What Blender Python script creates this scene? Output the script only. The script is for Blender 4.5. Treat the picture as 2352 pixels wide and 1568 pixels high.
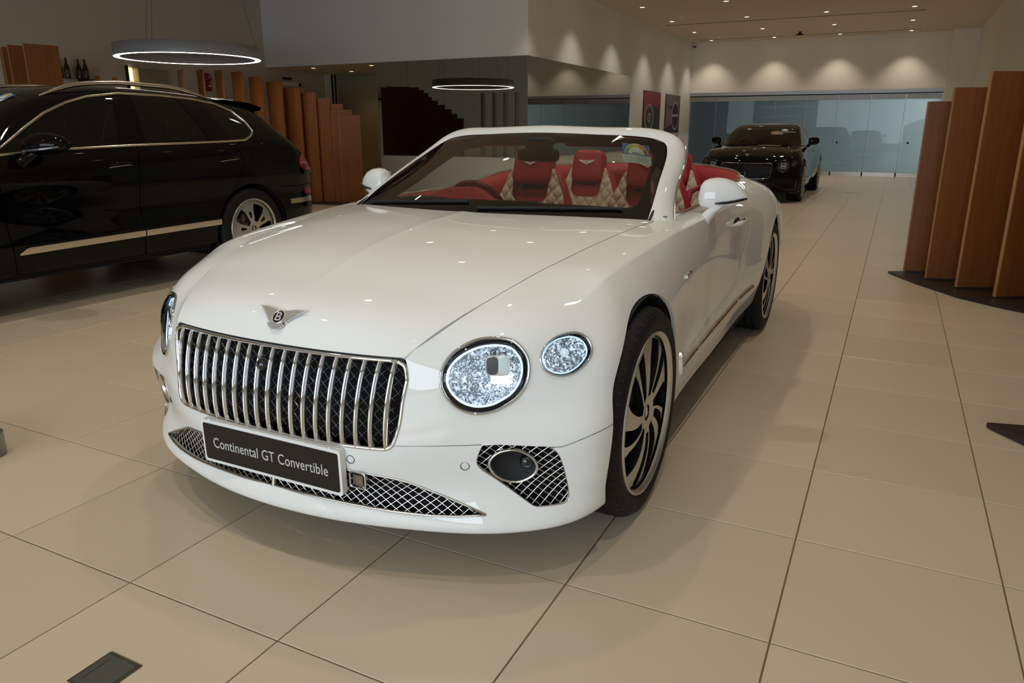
import bpy, bmesh, math, random
import numpy as np
from mathutils import Vector, Matrix
random.seed(7)
R = math.radians
for o in list(bpy.data.objects): bpy.data.objects.remove(o)
scene = bpy.context.scene
col = scene.collection
# ---------------------------------------------------------------- camera (26 mm, 1.33 m above the floor)
CAM = (1.62395808, -2.38342533, 1.32612340)
YAW, PITCH, ROLL, FPX = .465769305, .278134318, -.00121550, 1697.887
def _rz(a): return np.array([[math.cos(a), -math.sin(a), 0], [math.sin(a), math.cos(a), 0], [0, 0, 1]])
def _rx(a): return np.array([[1, 0, 0], [0, math.cos(a), -math.sin(a)], [0, math.sin(a), math.cos(a)]])
def _ry(a): return np.array([[math.cos(a), 0, math.sin(a)], [0, 1, 0], [-math.sin(a), 0, math.cos(a)]])
_m = _rz(YAW) @ _rx(-PITCH) @ _ry(ROLL)
cd = bpy.data.cameras.new('camera'); cd.sensor_width = 36; cd.lens = FPX/2352*36; cd.clip_end = 100
co = bpy.data.objects.new('camera', cd); col.objects.link(co)
mw = Matrix.Identity(4)
for r_ in range(3):
    mw[r_][0] = _m[r_, 0]; mw[r_][1] = _m[r_, 2]; mw[r_][2] = -_m[r_, 1]; mw[r_][3] = CAM[r_]
co.matrix_world = mw; scene.camera = co
def pix(x, y, z):
    """where a point lands in the frame (used only to pick which floor tiles are built one by one)"""
    q = np.array([x, y, z])-np.array(CAM); a, b, c = _m[:, 0]@q, _m[:, 1]@q, _m[:, 2]@q
    return (1176+FPX*a/b, 784-FPX*c/b) if b > .05 else None
# ---------------------------------------------------------------- world, light, exposure
w = bpy.data.worlds.new('world'); scene.world = w; w.use_nodes = True
bg = w.node_tree.nodes['Background']; bg.inputs[0].default_value = (.62, .78, 1, 1); bg.inputs[1].default_value = .25
vs = scene.view_settings; vs.view_transform = 'Standard'; vs.look = 'None'; vs.exposure = 0.22; vs.gamma = 1; vs.use_curve_mapping = False
cy = scene.cycles; cy.max_bounces = 10; cy.diffuse_bounces = 4; cy.glossy_bounces = 6; cy.transmission_bounces = 8; cy.transparent_max_bounces = 16
cy.caustics_reflective = False; cy.caustics_refractive = False; cy.sample_clamp_indirect = 4.0
cy.use_denoising = True
CEIL = 4.02
LX = (-3.93, -2.06, -.24, 1.60)                                     # lamp columns across the ceiling
LY = (22.45, 20.22, 17.80, 15.24, 12.74, 10.22, 7.9, 5.7, 3.5, 1.25, -1.4)
WARM, SPOT_W = (1.0, .90, .76), 50
def spot(x, y, z, watts, size, blend=.75, colr=WARM, soft=.045, tilt=(0, 0)):
    d = bpy.data.lights.new('downlight_beam', 'SPOT'); d.energy = watts; d.color = colr
    d.spot_size = R(size); d.spot_blend = blend; d.shadow_soft_size = soft
    o = bpy.data.objects.new('downlight_beam', d); o.location = (x, y, z); o.rotation_euler = (R(tilt[0]), R(tilt[1]), 0)
    col.objects.link(o); return o
for y_ in LY:
    for x_ in LX: spot(x_, y_, CEIL-.03, SPOT_W, 92)
# daylight through the shop window behind the photographer
d_ = bpy.data.lights.new('shop_window_daylight', 'AREA'); d_.shape = 'RECTANGLE'; d_.size = 8; d_.size_y = 3.0; d_.energy = 365; d_.color = (.74, .88, 1)
o_ = bpy.data.objects.new('shop_window_daylight', d_); o_.location = (.5, -8.3, 2.0); o_.rotation_euler = (R(90), 0, 0); col.objects.link(o_)
# daylight in the mall corridor behind the glass doors
d_ = bpy.data.lights.new('corridor_daylight', 'AREA'); d_.shape = 'RECTANGLE'; d_.size = 5; d_.size_y = 3; d_.energy = 290; d_.color = (.88, .95, 1)
o_ = bpy.data.objects.new('corridor_daylight', d_); o_.location = (4.2, 25.2, 3.1); o_.rotation_euler = (R(0), R(38), 0); col.objects.link(o_)
# ---------------------------------------------------------------- materials
def mat(name, base=(.8, .8, .8), rough=.5, metal=0, coat=0, spec=.5, emit=None, es=0, trans=0, ior=1.45, coat_rough=.03):
    m = bpy.data.materials.new(name); m.use_nodes = True; b = m.node_tree.nodes['Principled BSDF']; I = b.inputs
    I['Base Color'].default_value = (*base, 1); I['Roughness'].default_value = rough; I['Metallic'].default_value = metal
    I['Coat Weight'].default_value = coat; I['Coat Roughness'].default_value = coat_rough
    I['Specular IOR Level'].default_value = spec; I['IOR'].default_value = ior; I['Transmission Weight'].default_value = trans
    if emit: I['Emission Color'].default_value = (*emit, 1); I['Emission Strength'].default_value = es
    return m
def nd(m, t, **kw):
    n = m.node_tree.nodes.new(t)
    for k, v in kw.items():
        if k.startswith('i_'): n.inputs[k[2:].replace('_', ' ')].default_value = v
        else: setattr(n, k, v)
    return n
def ln(m, a, ao, b, bi): m.node_tree.links.new(a.outputs[ao], b.inputs[bi])
def bsdf(m): return m.node_tree.nodes['Principled BSDF']
def noise_tint(m, c1, c2, scale=3.0, detail=3, stretch=None, obj=True):
    tc = nd(m, 'ShaderNodeTexCoord'); n = nd(m, 'ShaderNodeTexNoise'); n.inputs['Scale'].default_value = scale; n.inputs['Detail'].default_value = detail
    if stretch:
        mp = nd(m, 'ShaderNodeMapping'); mp.inputs['Scale'].default_value = stretch; ln(m, tc, 'Object', mp, 'Vector'); ln(m, mp, 'Vector', n, 'Vector')
    else: ln(m, tc, 'Object', n, 'Vector')
    cr = nd(m, 'ShaderNodeValToRGB'); cr.color_ramp.elements[0].color = (*c1, 1); cr.color_ramp.elements[1].color = (*c2, 1)
    cr.color_ramp.elements[0].position = .3; cr.color_ramp.elements[1].position = .7
    ln(m, n, 'Fac', cr, 'Fac'); ln(m, cr, 'Color', bsdf(m), 'Base Color'); return n, cr
def add_bump(m, tex, out='Fac', strength=.2, dist=.002):
    b = nd(m, 'ShaderNodeBump'); b.inputs['Strength'].default_value = strength; b.inputs['Distance'].default_value = dist
    ln(m, tex, out, b, 'Height'); ln(m, b, 'Normal', bsdf(m), 'Normal')
def glass_mat(name, tint, refl=(1, 1, 1), ior=1.45, boost=0.0):
    m = bpy.data.materials.new(name); m.use_nodes = True; t = m.node_tree; t.nodes.clear()
    o = t.nodes.new('ShaderNodeOutputMaterial'); mx = t.nodes.new('ShaderNodeMixShader')
    a = t.nodes.new('ShaderNodeBsdfTransparent'); a.inputs[0].default_value = (*tint, 1)
    g = t.nodes.new('ShaderNodeBsdfGlossy'); g.inputs[0].default_value = (*refl, 1); g.inputs['Roughness'].default_value = .005
    f = t.nodes.new('ShaderNodeFresnel'); f.inputs['IOR'].default_value = ior
    ad = t.nodes.new('ShaderNodeMath'); ad.operation = 'ADD'; ad.inputs[1].default_value = boost
    t.links.new(f.outputs[0], ad.inputs[0]); t.links.new(ad.outputs[0], mx.inputs[0]); t.links.new(a.outputs[0], mx.inputs[1]); t.links.new(g.outputs[0], mx.inputs[2]); t.links.new(mx.outputs[0], o.inputs[0])
    return m
# ---------------------------------------------------------------- objects
def link(name, me, m=None, parent=None):
    o = bpy.data.objects.new(name, me); col.objects.link(o)
    if m is not None:
        for q in (m if isinstance(m, (list, tuple)) else [m]): me.materials.append(q)
    if parent is not None: o.parent = parent
    return o
def mk(name, v, f, m=None, parent=None, smooth=False, normals=None, mi=None):
    me = bpy.data.meshes.new(name); me.from_pydata([tuple(map(float, p)) for p in v], [], f)
    if smooth: me.polygons.foreach_set('use_smooth', [True]*len(me.polygons))
    if mi is not None: me.polygons.foreach_set('material_index', mi)
    me.update()
    if normals is not None: me.normals_split_custom_set_from_vertices([tuple(map(float, n)) for n in normals])
    return link(name, me, m, parent)
def thing(name, label, cat, loc=(0, 0, 0), rz=0, group=None):
    o = bpy.data.objects.new(name, None); col.objects.link(o); o.location = loc; o.rotation_euler = (0, 0, rz); o.empty_display_size = .1
    o['label'] = label; o['category'] = cat
    if group: o['group'] = group
    return o
def tag(o, label, cat, group=None):
    o['label'] = label; o['category'] = cat
    if group: o['group'] = group
    return o
def struct(o, label=None):
    o['kind'] = 'structure'
    if label: o['label'] = label
    return o
class MB:
    """collects simple shapes into one mesh"""
    def __init__(s): s.v, s.f, s.sm = [], [], []
    def add(s, v, f, smooth=False):
        n = len(s.v); s.v += [tuple(p) for p in v]; s.f += [[i+n for i in q] for q in f]; s.sm += [smooth]*len(f); return s
    def box(s, a, b, bev=0):
        (x0, y0, z0), (x1, y1, z1) = a, b
        if bev <= 0:
            v = [(x, y, z) for z in (z0, z1) for y in (y0, y1) for x in (x0, x1)]
            return s.add(v, [[0, 2, 3, 1], [4, 5, 7, 6], [0, 1, 5, 4], [2, 6, 7, 3], [0, 4, 6, 2], [1, 3, 7, 5]])
        bm = bmesh.new(); bmesh.ops.create_cube(bm, size=1)
        for q in bm.verts: q.co = Vector(((x0+x1)/2+q.co.x*(x1-x0), (y0+y1)/2+q.co.y*(y1-y0), (z0+z1)/2+q.co.z*(z1-z0)))
        bmesh.ops.bevel(bm, geom=list(bm.edges), offset=bev, segments=2, affect='EDGES'); bm.verts.index_update()
        s.add([q.co[:] for q in bm.verts], [[q.index for q in f.verts] for f in bm.faces]); bm.free(); return s
    def tube(s, P, r, n=8, closed=False, cap=True, up=None):
        P = [Vector(p) for p in P]; N = len(P); R_ = r if hasattr(r, '__len__') else [r]*N; rings = []; prev = None
        for i, p in enumerate(P):
            if closed: t = P[(i+1) % N]-P[i-1]
            else: t = P[min(i+1, N-1)]-P[max(i-1, 0)]
            t = t.normalized() if t.length > 1e-9 else Vector((0, 0, 1))
            if prev is None:
                a = Vector((0, 0, 1)) if abs(t.z) < .9 else Vector((1, 0, 0)); u = t.cross(a).normalized()
            else: u = (prev-t*prev.dot(t)); u = u.normalized() if u.length > 1e-9 else prev
            prev = u; w = t.cross(u)
            rings.append([p+(u*math.cos(2*math.pi*k/n)+w*math.sin(2*math.pi*k/n))*R_[i] for k in range(n)])
        v = [q[:] for g in rings for q in g]; f = []
        for i in range(N if closed else N-1):
            a, b = i*n, ((i+1) % N)*n
            for k in range(n): f.append([a+k, a+(k+1) % n, b+(k+1) % n, b+k])
        s.add(v, f, True)
        if cap and not closed:
            s.add([q[:] for q in rings[0]], [list(range(n))[::-1]]); s.add([q[:] for q in rings[-1]], [list(range(n))])
        return s
    def lathe(s, prof, n=48, axis='z', c=(0, 0, 0), smooth=True, arc=None):
        """prof: (radius, height) list turned about an axis through c"""
        k = len(prof); full = arc is None; a0, a1 = (0, 2*math.pi) if full else arc; m = n if full else n+1; v = []
        for i in range(m):
            a = a0+(a1-a0)*i/n
            for r, h in prof:
                p = {'z': (r*math.cos(a), r*math.sin(a), h), 'x': (h, r*math.cos(a), r*math.sin(a)), 'y': (r*math.cos(a), h, r*math.sin(a))}[axis]
                v.append((p[0]+c[0], p[1]+c[1], p[2]+c[2]))
        f = []
        for i in range(n):
            j = (i+1) % m
            for q in range(k-1): f.append([i*k+q, j*k+q, j*k+q+1, i*k+q+1])
        return s.add(v, f, smooth)
    def prism(s, poly, lo, hi, M=None):
        """polygon in xy pulled from z = lo to hi, optionally moved by matrix M"""
        n = len(poly); v = [(x, y, lo) for x, y in poly]+[(x, y, hi) for x, y in poly]
        if M is not None: v = [tuple(M @ Vector(p)) for p in v]
        return s.add(v, [list(range(n))[::-1], list(range(n, 2*n))]+[[i, (i+1) % n, n+(i+1) % n, n+i] for i in range(n)])
    def build(s, name, m=None, parent=None):
        me = bpy.data.meshes.new(name); me.from_pydata([tuple(map(float, p)) for p in s.v], [], s.f)
        me.polygons.foreach_set('use_smooth', s.sm); me.update(); return link(name, me, m, parent)
def pillow(sx, sy, sz, e=.35, n=20, taper=0.0):
    """superellipsoid cushion: vertices and faces, half sizes sx, sy, sz"""
    v, f = [], []
    g = lambda c, p: math.copysign(abs(c)**p, c)
    for i in range(n+1):
        a = -math.pi/2+math.pi*i/n
        for j in range(2*n):
            b = math.pi*j/n; z = g(math.sin(a), e)*sz; t = 1-taper*(z/sz)
            v.append((g(math.cos(a), e)*g(math.cos(b), e)*sx*t, g(math.cos(a), e)*g(math.sin(b), e)*sy, z))
    m = 2*n
    for i in range(n):
        for j in range(m): f.append([i*m+j, i*m+(j+1) % m, (i+1)*m+(j+1) % m, (i+1)*m+j])
    return v, f
def text(name, body, size, M, m, parent=None, ext=.0005, align='CENTER', sx=1):
    c = bpy.data.curves.new(name, 'FONT'); c.body = body; c.size = size; c.extrude = ext; c.align_x = align; c.align_y = 'CENTER'; c.space_character = 1.03; c.resolution_u = 4
    o = bpy.data.objects.new(name, c); col.objects.link(o); c.materials.append(m)
    if parent is not None: o.parent = parent
    bpy.context.view_layer.update()
    me = bpy.data.meshes.new_from_object(o.evaluated_get(bpy.context.evaluated_depsgraph_get())); bpy.data.objects.remove(o); bpy.data.curves.remove(c)
    me.name = name; me.materials.clear(); me.materials.append(m); me.transform(Matrix.Diagonal((sx, 1, 1, 1)))
    o = link(name, me, None, parent); o.matrix_local = M; return o
def frame_mat(p, x, y):
    """4x4 with origin p, local x and y along the given directions"""
    x = Vector(x).normalized(); z = x.cross(Vector(y)).normalized(); y = z.cross(x)
    M = Matrix.Identity(4)
    for i in range(3): M[i][0], M[i][1], M[i][2], M[i][3] = x[i], y[i], z[i], p[i]
    return M
# ---------------------------------------------------------------- smooth surfaces
def sp_mat(t, tt):
    """natural cubic spline: matrix that maps values at knots t to values at tt"""
    t = np.asarray(t, float); tt = np.asarray(tt, float); n = len(t)
    h = np.diff(t); A = np.eye(n); B = np.zeros((n, n))
    for i in range(1, n-1):
        A[i, i-1] = h[i-1]; A[i, i] = 2*(h[i-1]+h[i]); A[i, i+1] = h[i]
        B[i, i-1] = 6/h[i-1]; B[i, i] = -6/h[i-1]-6/h[i]; B[i, i+1] = 6/h[i]
    M = np.linalg.solve(A, B)
    k = np.clip(np.searchsorted(t, tt, 'right')-1, 0, n-2)
    a = (t[k+1]-tt)/h[k]; b = (tt-t[k])/h[k]
    E = np.zeros((len(tt), n)); r = np.arange(len(tt))
    E[r, k] += a; E[r, k+1] += b
    E += ((a**3-a)*h[k]**2/6)[:, None]*M[k] + ((b**3-b)*h[k]**2/6)[:, None]*M[k+1]
    return E
def fair_mat(t, lam):
    t = np.asarray(t, float); n = len(t); D = np.zeros((n-2, n)); s = np.mean(np.diff(t))
    for i in range(1, n-1):
        a, b = (t[i]-t[i-1])/s, (t[i+1]-t[i])/s
        D[i-1, i-1] = 2/(a*(a+b)); D[i-1, i] = -2/(a*b); D[i-1, i+1] = 2/(b*(a+b))
    return np.linalg.solve(np.eye(n)+lam*D.T@D, np.eye(n))
class Surf:
    def __init__(s, net, lc=.012, lr=.012, mirror=True):
        P = np.array(net, float)
        s.nm = 3 if mirror else 0
        if mirror:
            Q = P[1:1+s.nm][::-1].copy(); Q[:, :, 0] *= -1; P = np.concatenate([Q, P])
        d = np.linalg.norm(np.diff(P, axis=0), axis=2).mean(1); s.tc = np.r_[0, np.cumsum(d)]
        s.tc -= s.tc[s.nm]
        d = np.linalg.norm(np.diff(P, axis=1), axis=2).mean(0); s.tr = np.r_[0, np.cumsum(d)]
        P = np.einsum('ij,jkl->ikl', fair_mat(s.tc, lc), P)
        P = np.einsum('ij,kjl->kil', fair_mat(s.tr, lr), P)
        s.P = P
    def ev(s, U, V):
        return np.einsum('ij,jkl,mk->iml', sp_mat(s.tc, U), s.P, sp_mat(s.tr, V))
    def pts(s, U, V):
        return np.einsum('ij,jkl,ik->il', sp_mat(s.tc, U), s.P, sp_mat(s.tr, V))
    def nrm(s, U, V, e=1e-3):
        a = s.pts(U+e, V)-s.pts(U-e, V); b = s.pts(U, V+e)-s.pts(U, V-e)
        n = np.cross(a, b); return n/(np.linalg.norm(n, axis=1)[:, None]+1e-12)
class Sheet:
    """piece of a Surf: parameter values of its vertices and its faces"""
    def __init__(s, surf, uv, faces): s.surf, s.uv, s.faces = surf, uv, faces
    @staticmethod
    def grid(surf, U, V):
        nu, nv = len(U), len(V)
        uv = np.stack(np.meshgrid(U, V, indexing='ij'), -1).reshape(-1, 2)
        i = (np.arange(nu-1)[:, None]*nv+np.arange(nv-1)[None]).ravel()
        f = np.stack([i, i+nv, i+nv+1, i+1], 1).tolist()
        return Sheet(surf, uv, f)
    def xyz(s): return s.surf.pts(s.uv[:, 0], s.uv[:, 1])
    def clip(s, val):
        """keep val >= 0, cutting faces exactly along val = 0"""
        ins = (val >= 0).tolist(); v = val.tolist(); uv = s.uv.tolist(); new = {}; faces = []
        for f in s.faces:
            fl = [ins[i] for i in f]
            if all(fl): faces.append(f); continue
            if not any(fl): continue
            g = []
            for a, b in zip(f, f[1:]+f[:1]):
                if ins[a]: g.append(a)
                if ins[a] != ins[b]:
                    k = (a, b) if a < b else (b, a)
                    if k not in new:
                        p, q = k; w = v[p]/(v[p]-v[q]); w = min(max(w, 1e-4), 1-1e-4)
                        uv.append([uv[p][0]+w*(uv[q][0]-uv[p][0]), uv[p][1]+w*(uv[q][1]-uv[p][1])])
                        new[k] = len(uv)-1
                    g.append(new[k])
            if len(g) > 2: faces.append(g)
        used = sorted({i for f in faces for i in f}); m = {o: i for i, o in enumerate(used)}
        return Sheet(s.surf, np.array(uv)[used] if used else np.zeros((0, 2)), [[m[i] for i in f] for f in faces])
    def split(s, fn, gap=0.0):
        v = fn(s.uv)
        return s.clip(v-gap/2), s.clip(-v-gap/2)
def sdf(poly):
    """signed distance to a closed polygon in the (u, v) plane, positive inside"""
    P = np.array(poly, float); Q = np.roll(P, -1, 0)
    def fn(x):
        x = np.asarray(x); d = np.full(len(x), 1e9); ins = np.zeros(len(x), bool)
        for a, b in zip(P, Q):
            e = b-a; w = x-a; t = np.clip((w@e)/max(e@e, 1e-12), 0, 1)
            d = np.minimum(d, np.hypot(*(w-t[:, None]*e).T))
            c = ((a[1] <= x[:, 1]) & (b[1] > x[:, 1])) | ((b[1] <= x[:, 1]) & (a[1] > x[:, 1]))
            dy = b[1]-a[1]
            if abs(dy) > 1e-12: ins ^= c & (x[:, 0] < a[0]+(x[:, 1]-a[1])*(b[0]-a[0])/dy)
        return np.where(ins, d, -d)
    return fn
def crsp(P, n=8, closed=True):
    """dense Catmull-Rom curve through points"""
    P = np.array(P, float); N = len(P); out = []
    for i in range(N if closed else N-1):
        if closed: a, b, c, d = P[i-1], P[i], P[(i+1) % N], P[(i+2) % N]
        else: a, b, c, d = P[max(i-1, 0)], P[i], P[i+1], P[min(i+2, N-1)]
        for k in range(n):
            t = k/n
            out.append(.5*((2*b)+(c-a)*t+(2*a-5*b+4*c-d)*t*t+(3*b-a-3*c+d)*t**3))
    if not closed: out.append(P[-1])
    return np.array(out)
def rounded(P, r, n=5):
    """closed polygon with its corners rounded; r is one radius or one per corner"""
    P = [np.array(p, float) for p in P]; N = len(P); out = []
    R = r if hasattr(r, '__len__') else [r]*N
    for i in range(N):
        a, b, c = P[i-1], P[i], P[(i+1) % N]
        u = a-b; w = c-b; lu, lw = np.linalg.norm(u), np.linalg.norm(w)
        d = min(R[i], lu*.48, lw*.48)
        p, q = b+u/lu*d, b+w/lw*d
        for k in range(n+1):
            t = k/n; out.append((1-t)**2*p+2*t*(1-t)*b+t*t*q)
    return np.array(out)
def sheet_data(sh, off=0.0, rim=0.0, flip=False, lift=None):
    """vertices, faces, normals of a sheet; off moves it along its normal, rim turns its free edges inwards"""
    if not len(sh.uv): return np.zeros((0, 3)), [], np.zeros((0, 3))
    U_, V_ = sh.uv[:, 0], sh.uv[:, 1]; P = sh.xyz(); N = sh.surf.nrm(U_, V_)
    if lift is not None:                                              # raised creases: move the skin and take the normals of the moved skin
        def q(du, dv): uv = np.stack([U_+du, V_+dv], 1); return sh.surf.pts(uv[:, 0], uv[:, 1])+sh.surf.nrm(uv[:, 0], uv[:, 1])*lift(uv)[:, None]
        P = q(0, 0); e = 2e-3; N = np.cross(q(e, 0)-q(-e, 0), q(0, e)-q(0, -e)); N /= np.linalg.norm(N, axis=1)[:, None]+1e-12
    if flip: N = -N
    V = P+N*off; F = [f[::-1] for f in sh.faces] if flip else [list(f) for f in sh.faces]; NN = N
    if rim:
        edge = {}
        for f in F:
            for a, b in zip(f, f[1:]+f[:1]): edge[(a, b)] = edge.get((a, b), 0)+1
        be = [(a, b) for (a, b) in edge if (b, a) not in edge and not (abs(V[a][0]) < 1e-4 and abs(V[b][0]) < 1e-4)]
        nv, nf, nn = [], [], []; base = len(V)
        for a, b in be:
            t = V[b]-V[a]; L = np.linalg.norm(t)
            if L < 1e-7: continue
            n = np.cross(t/L, N[a]); n /= np.linalg.norm(n)+1e-12; k = base+len(nv)
            nv += [V[a], V[b], V[b]-N[b]*rim, V[a]-N[a]*rim]; nn += [n]*4; nf.append([k+1, k, k+3, k+2])
        if nv: V = np.concatenate([V, nv]); NN = np.concatenate([NN, nn]); F = F+nf
    return V, F, NN
def sheet_obj(name, sh, m, parent, off=0.0, rim=0.0, flip=False, side=0, lift=None):
    """side 0: as built; -1: mirrored; 2: both halves in one mesh"""
    V, F, N = sheet_data(sh, off, rim, flip, lift)
    if side == 2:
        k = len(V); V = np.concatenate([V, V*[-1, 1, 1]]); N = np.concatenate([N, N*[-1, 1, 1]]); F = F+[[i+k for i in f[::-1]] for f in F]
    elif side == -1: V = V*[-1, 1, 1]; N = N*[-1, 1, 1]; F = [f[::-1] for f in F]
    return mk(name, V, F, m, parent, True, N)
class Fn:
    """surface given by a function of (u, v)"""
    def __init__(s, fn): s.fn = fn
    def pts(s, U, V): return np.stack(s.fn(np.asarray(U, float), np.asarray(V, float)), -1)
    nrm = Surf.nrm
def ring(poly, k):
    """polygon scaled about its centre"""
    P = np.array(poly); c = P.mean(0); return c+(P-c)*k
def on(surf, uv, off=0.0):
    uv = np.asarray(uv, float); P = surf.pts(uv[:, 0], uv[:, 1])
    return P+surf.nrm(uv[:, 0], uv[:, 1])*(np.asarray(off)[..., None] if np.ndim(off) else off)
def mir(P, s): return np.asarray(P)*[s, 1, 1]
def loft(loops, closed=True):
    """quads between successive loops of equal length"""
    n = len(loops[0]); v = [tuple(p) for L in loops for p in L]; f = []
    for i in range(len(loops)-1):
        for k in range(n if closed else n-1):
            q = (k+1) % n; f.append([i*n+k, i*n+q, (i+1)*n+q, (i+1)*n+k])
    return v, f
# ---------------------------------------------------------------- body of the white convertible
# columns run from the nose (x = 0) round the corner and down the flank to the tail, rows from sill to shut line
def side(y, r1, r3, r5, r6, r7, r8, r9, r10):
    """one flank section at y: r1..r10 are (x, z) pairs"""
    m = lambda a, b: ((a[0]+b[0])/2, (a[1]+b[1])/2)
    r0 = (r1[0]-.06, r1[1]-.012); r2 = m(r1, r3); r4 = m(r3, r5)
    return [(x, y, z) for x, z in (r0, r1, r2, r3, r4, r5, r6, r7, r8, r9, r10)]
HERO = [
 [(0,-0.728,.172),(0,-0.843,.183),(0,-0.830,.25),(0,-0.820,.32),(0,-0.831,.38),(0,-0.823,.43),(0,-0.813,.50),(0,-0.801,.57),(0,-0.788,.63),(0,-0.778,.675),(0,-0.772,.697)],
 [(.25,-0.700,.172),(.25,-0.823,.183),(.25,-0.810,.25),(.25,-0.802,.32),(.25,-0.818,.38),(.25,-0.813,.435),(.25,-0.804,.50),(.25,-0.792,.57),(.25,-0.779,.63),(.25,-0.769,.678),(.25,-0.764,.70)],
 [(.42,-.65,.172),(.44,-.772,.18),(.44,-.757,.25),(.44,-.755,.32),(.442,-.773,.38),(.442,-.782,.44),(.445,-.776,.5),(.448,-.766,.57),(.452,-.756,.63),(.455,-.747,.68),(.452,-.742,.705)],
 [(.52,-.61,.172),(.555,-.738,.178),(.55,-.722,.25),(.54,-.718,.32),(.53,-.735,.38),(.517,-.750,.44),(.514,-.744,.5),(.513,-.735,.57),(.51,-.727,.63),(.50,-.715,.69),(.485,-.70,.739)],
 [(.64,-.54,.172),(.688,-.677,.177),(.678,-.655,.25),(.662,-.645,.32),(.652,-.66,.38),(.643,-.672,.455),(.642,-.658,.56),(.638,-.648,.64),(.623,-.638,.70),(.585,-.625,.748),(.532,-.60,.787)],
 [(.74,-.46,.173),(.80,-.603,.177),(.785,-.588,.25),(.767,-.588,.32),(.757,-.605,.38),(.750,-.613,.455),(.748,-.590,.56),(.741,-.571,.66),(.713,-.553,.75),(.655,-.53,.80),(.571,-.50,.821)],
 [(.82,-.36,.178),(.895,-.512,.181),(.883,-.508,.25),(.874,-.525,.32),(.874,-.538,.38),(.882,-.552,.455),(.862,-.502,.56),(.842,-.458,.68),(.786,-.428,.788),(.71,-.413,.831),(.609,-.40,.853)],
 [(.89,-.28,.19),(.942,-.385,.195),(.951,-.41,.25),(.960,-.437,.32),(.967,-.448,.38),(.967,-.444,.46),(.948,-.39,.57),(.925,-.342,.70),(.822,-.262,.833),(.745,-.255,.868),(.645,-.25,.886)],
 side(-.13,(.952,.20),(.963,.32),(.968,.46),(.964,.58),(.944,.72),(.840,.872),(.765,.898),(.672,.906)),
 side(.05,(.947,.20),(.960,.32),(.967,.46),(.964,.58),(.948,.735),(.857,.896),(.785,.919),(.697,.927)),
 side(.2,(.942,.20),(.955,.32),(.961,.46),(.958,.59),(.946,.745),(.864,.909),(.80,.933),(.717,.941)),
 side(.38,(.928,.21),(.947,.32),(.952,.46),(.950,.60),(.942,.755),(.875,.925),(.815,.947),(.74,.955)),
 side(.55,(.918,.22),(.945,.33),(.937,.46),(.938,.60),(.937,.765),(.886,.938),(.833,.957),(.765,.964)),
 side(.75,(.912,.225),(.944,.335),(.928,.465),(.930,.61),(.933,.775),(.897,.946),(.853,.966),(.80,.968)),
 side(1.1,(.910,.23),(.943,.345),(.922,.475),(.923,.62),(.929,.785),(.902,.951),(.858,.974),(.812,.974)),
 side(1.5,(.908,.235),(.941,.355),(.924,.485),(.927,.63),(.930,.80),(.902,.955),(.856,.981),(.807,.979)),
 side(1.9,(.905,.245),(.936,.37),(.943,.49),(.946,.64),(.945,.80),(.905,.962),(.856,.999),(.80,1.003)),
 side(2.3,(.91,.25),(.945,.37),(.968,.49),(.973,.64),(.966,.80),(.912,.97),(.855,1.022),(.80,1.046)),
 side(2.85,(.915,.26),(.955,.37),(.974,.49),(.978,.63),(.970,.79),(.908,.952),(.81,1.005),(.68,1.04)),
 side(3.3,(.90,.29),(.94,.38),(.955,.49),(.957,.61),(.940,.75),(.86,.90),(.73,.965),(.57,1.0)),
 side(3.62,(.84,.33),(.875,.40),(.895,.49),(.90,.60),(.88,.715),(.80,.84),(.67,.90),(.52,.935)),
 [(.66,3.70,.34),(.68,3.76,.352),(.69,3.79,.37),(.70,3.81,.40),(.71,3.825,.44),(.72,3.835,.49),(.72,3.83,.60),(.70,3.80,.70),(.64,3.755,.80),(.56,3.73,.86),(.47,3.71,.89)],
 [(.36,3.79,.345),(.37,3.86,.357),(.375,3.89,.375),(.38,3.91,.41),(.385,3.92,.45),(.39,3.93,.49),(.39,3.92,.60),(.38,3.885,.70),(.35,3.83,.80),(.31,3.795,.865),(.26,3.77,.895)],
 [(0,3.82,.345),(0,3.89,.357),(0,3.92,.375),(0,3.94,.41),(0,3.95,.45),(0,3.96,.49),(0,3.95,.60),(0,3.915,.70),(0,3.855,.80),(0,3.82,.865),(0,3.79,.895)],
]
# bonnet: columns along the car from the nose edge to the scuttle, rows from the centre line to the shut line
_sh = [(.459,-.740,.706),(.485,-.70,.739),(.532,-.60,.787),(.571,-.50,.821),(.609,-.40,.853),(.645,-.25,.886),(.675,-.10,.909),(.697,.05,.927),(.717,.2,.941),(.74,.38,.955),(.757,.52,.963),(.768,.62,.966),(.775,.70,.966)]
_cy = [(-.774,.697),(-.756,.752),(-.675,.812),(-.54,.857),(-.408,.895),(-.25,.929),(-.10,.951),(.05,.969),(.2,.979),(.40,.988),(.55,.992),(.68,.994),(.78,.993)]
HOOD = []
for (sx, sy, sz), (y0, z0) in zip(_sh, _cy):
    HOOD.append([(sx*t, y0+(sy-y0)*t**2.2, z0+(sz-z0)*(.55*t**2+.45*t**4)) for t in (1, .92, .82, .68, .52, .34, .16, 0)])
# rear deck between the cockpit rim and the tail, centre to side
DECK = [[a, tuple((np.array(a)*2+np.array(b))/3+np.array((0, 0, .012))), tuple((np.array(a)+np.array(b)*2)/3+np.array((0, 0, .012))), b] for a, b in (
    ((0,3.38,1.08),(0,3.79,.895)), ((.2,3.33,1.08),(.26,3.77,.895)), ((.38,3.17,1.08),(.47,3.71,.89)), ((.52,2.97,1.075),(.52,3.62,.935)),
    ((.64,2.78,1.072),(.57,3.3,1.0)), ((.73,2.58,1.066),(.68,2.85,1.04)), ((.79,2.40,1.055),(.79,2.42,1.048)))]
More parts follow.
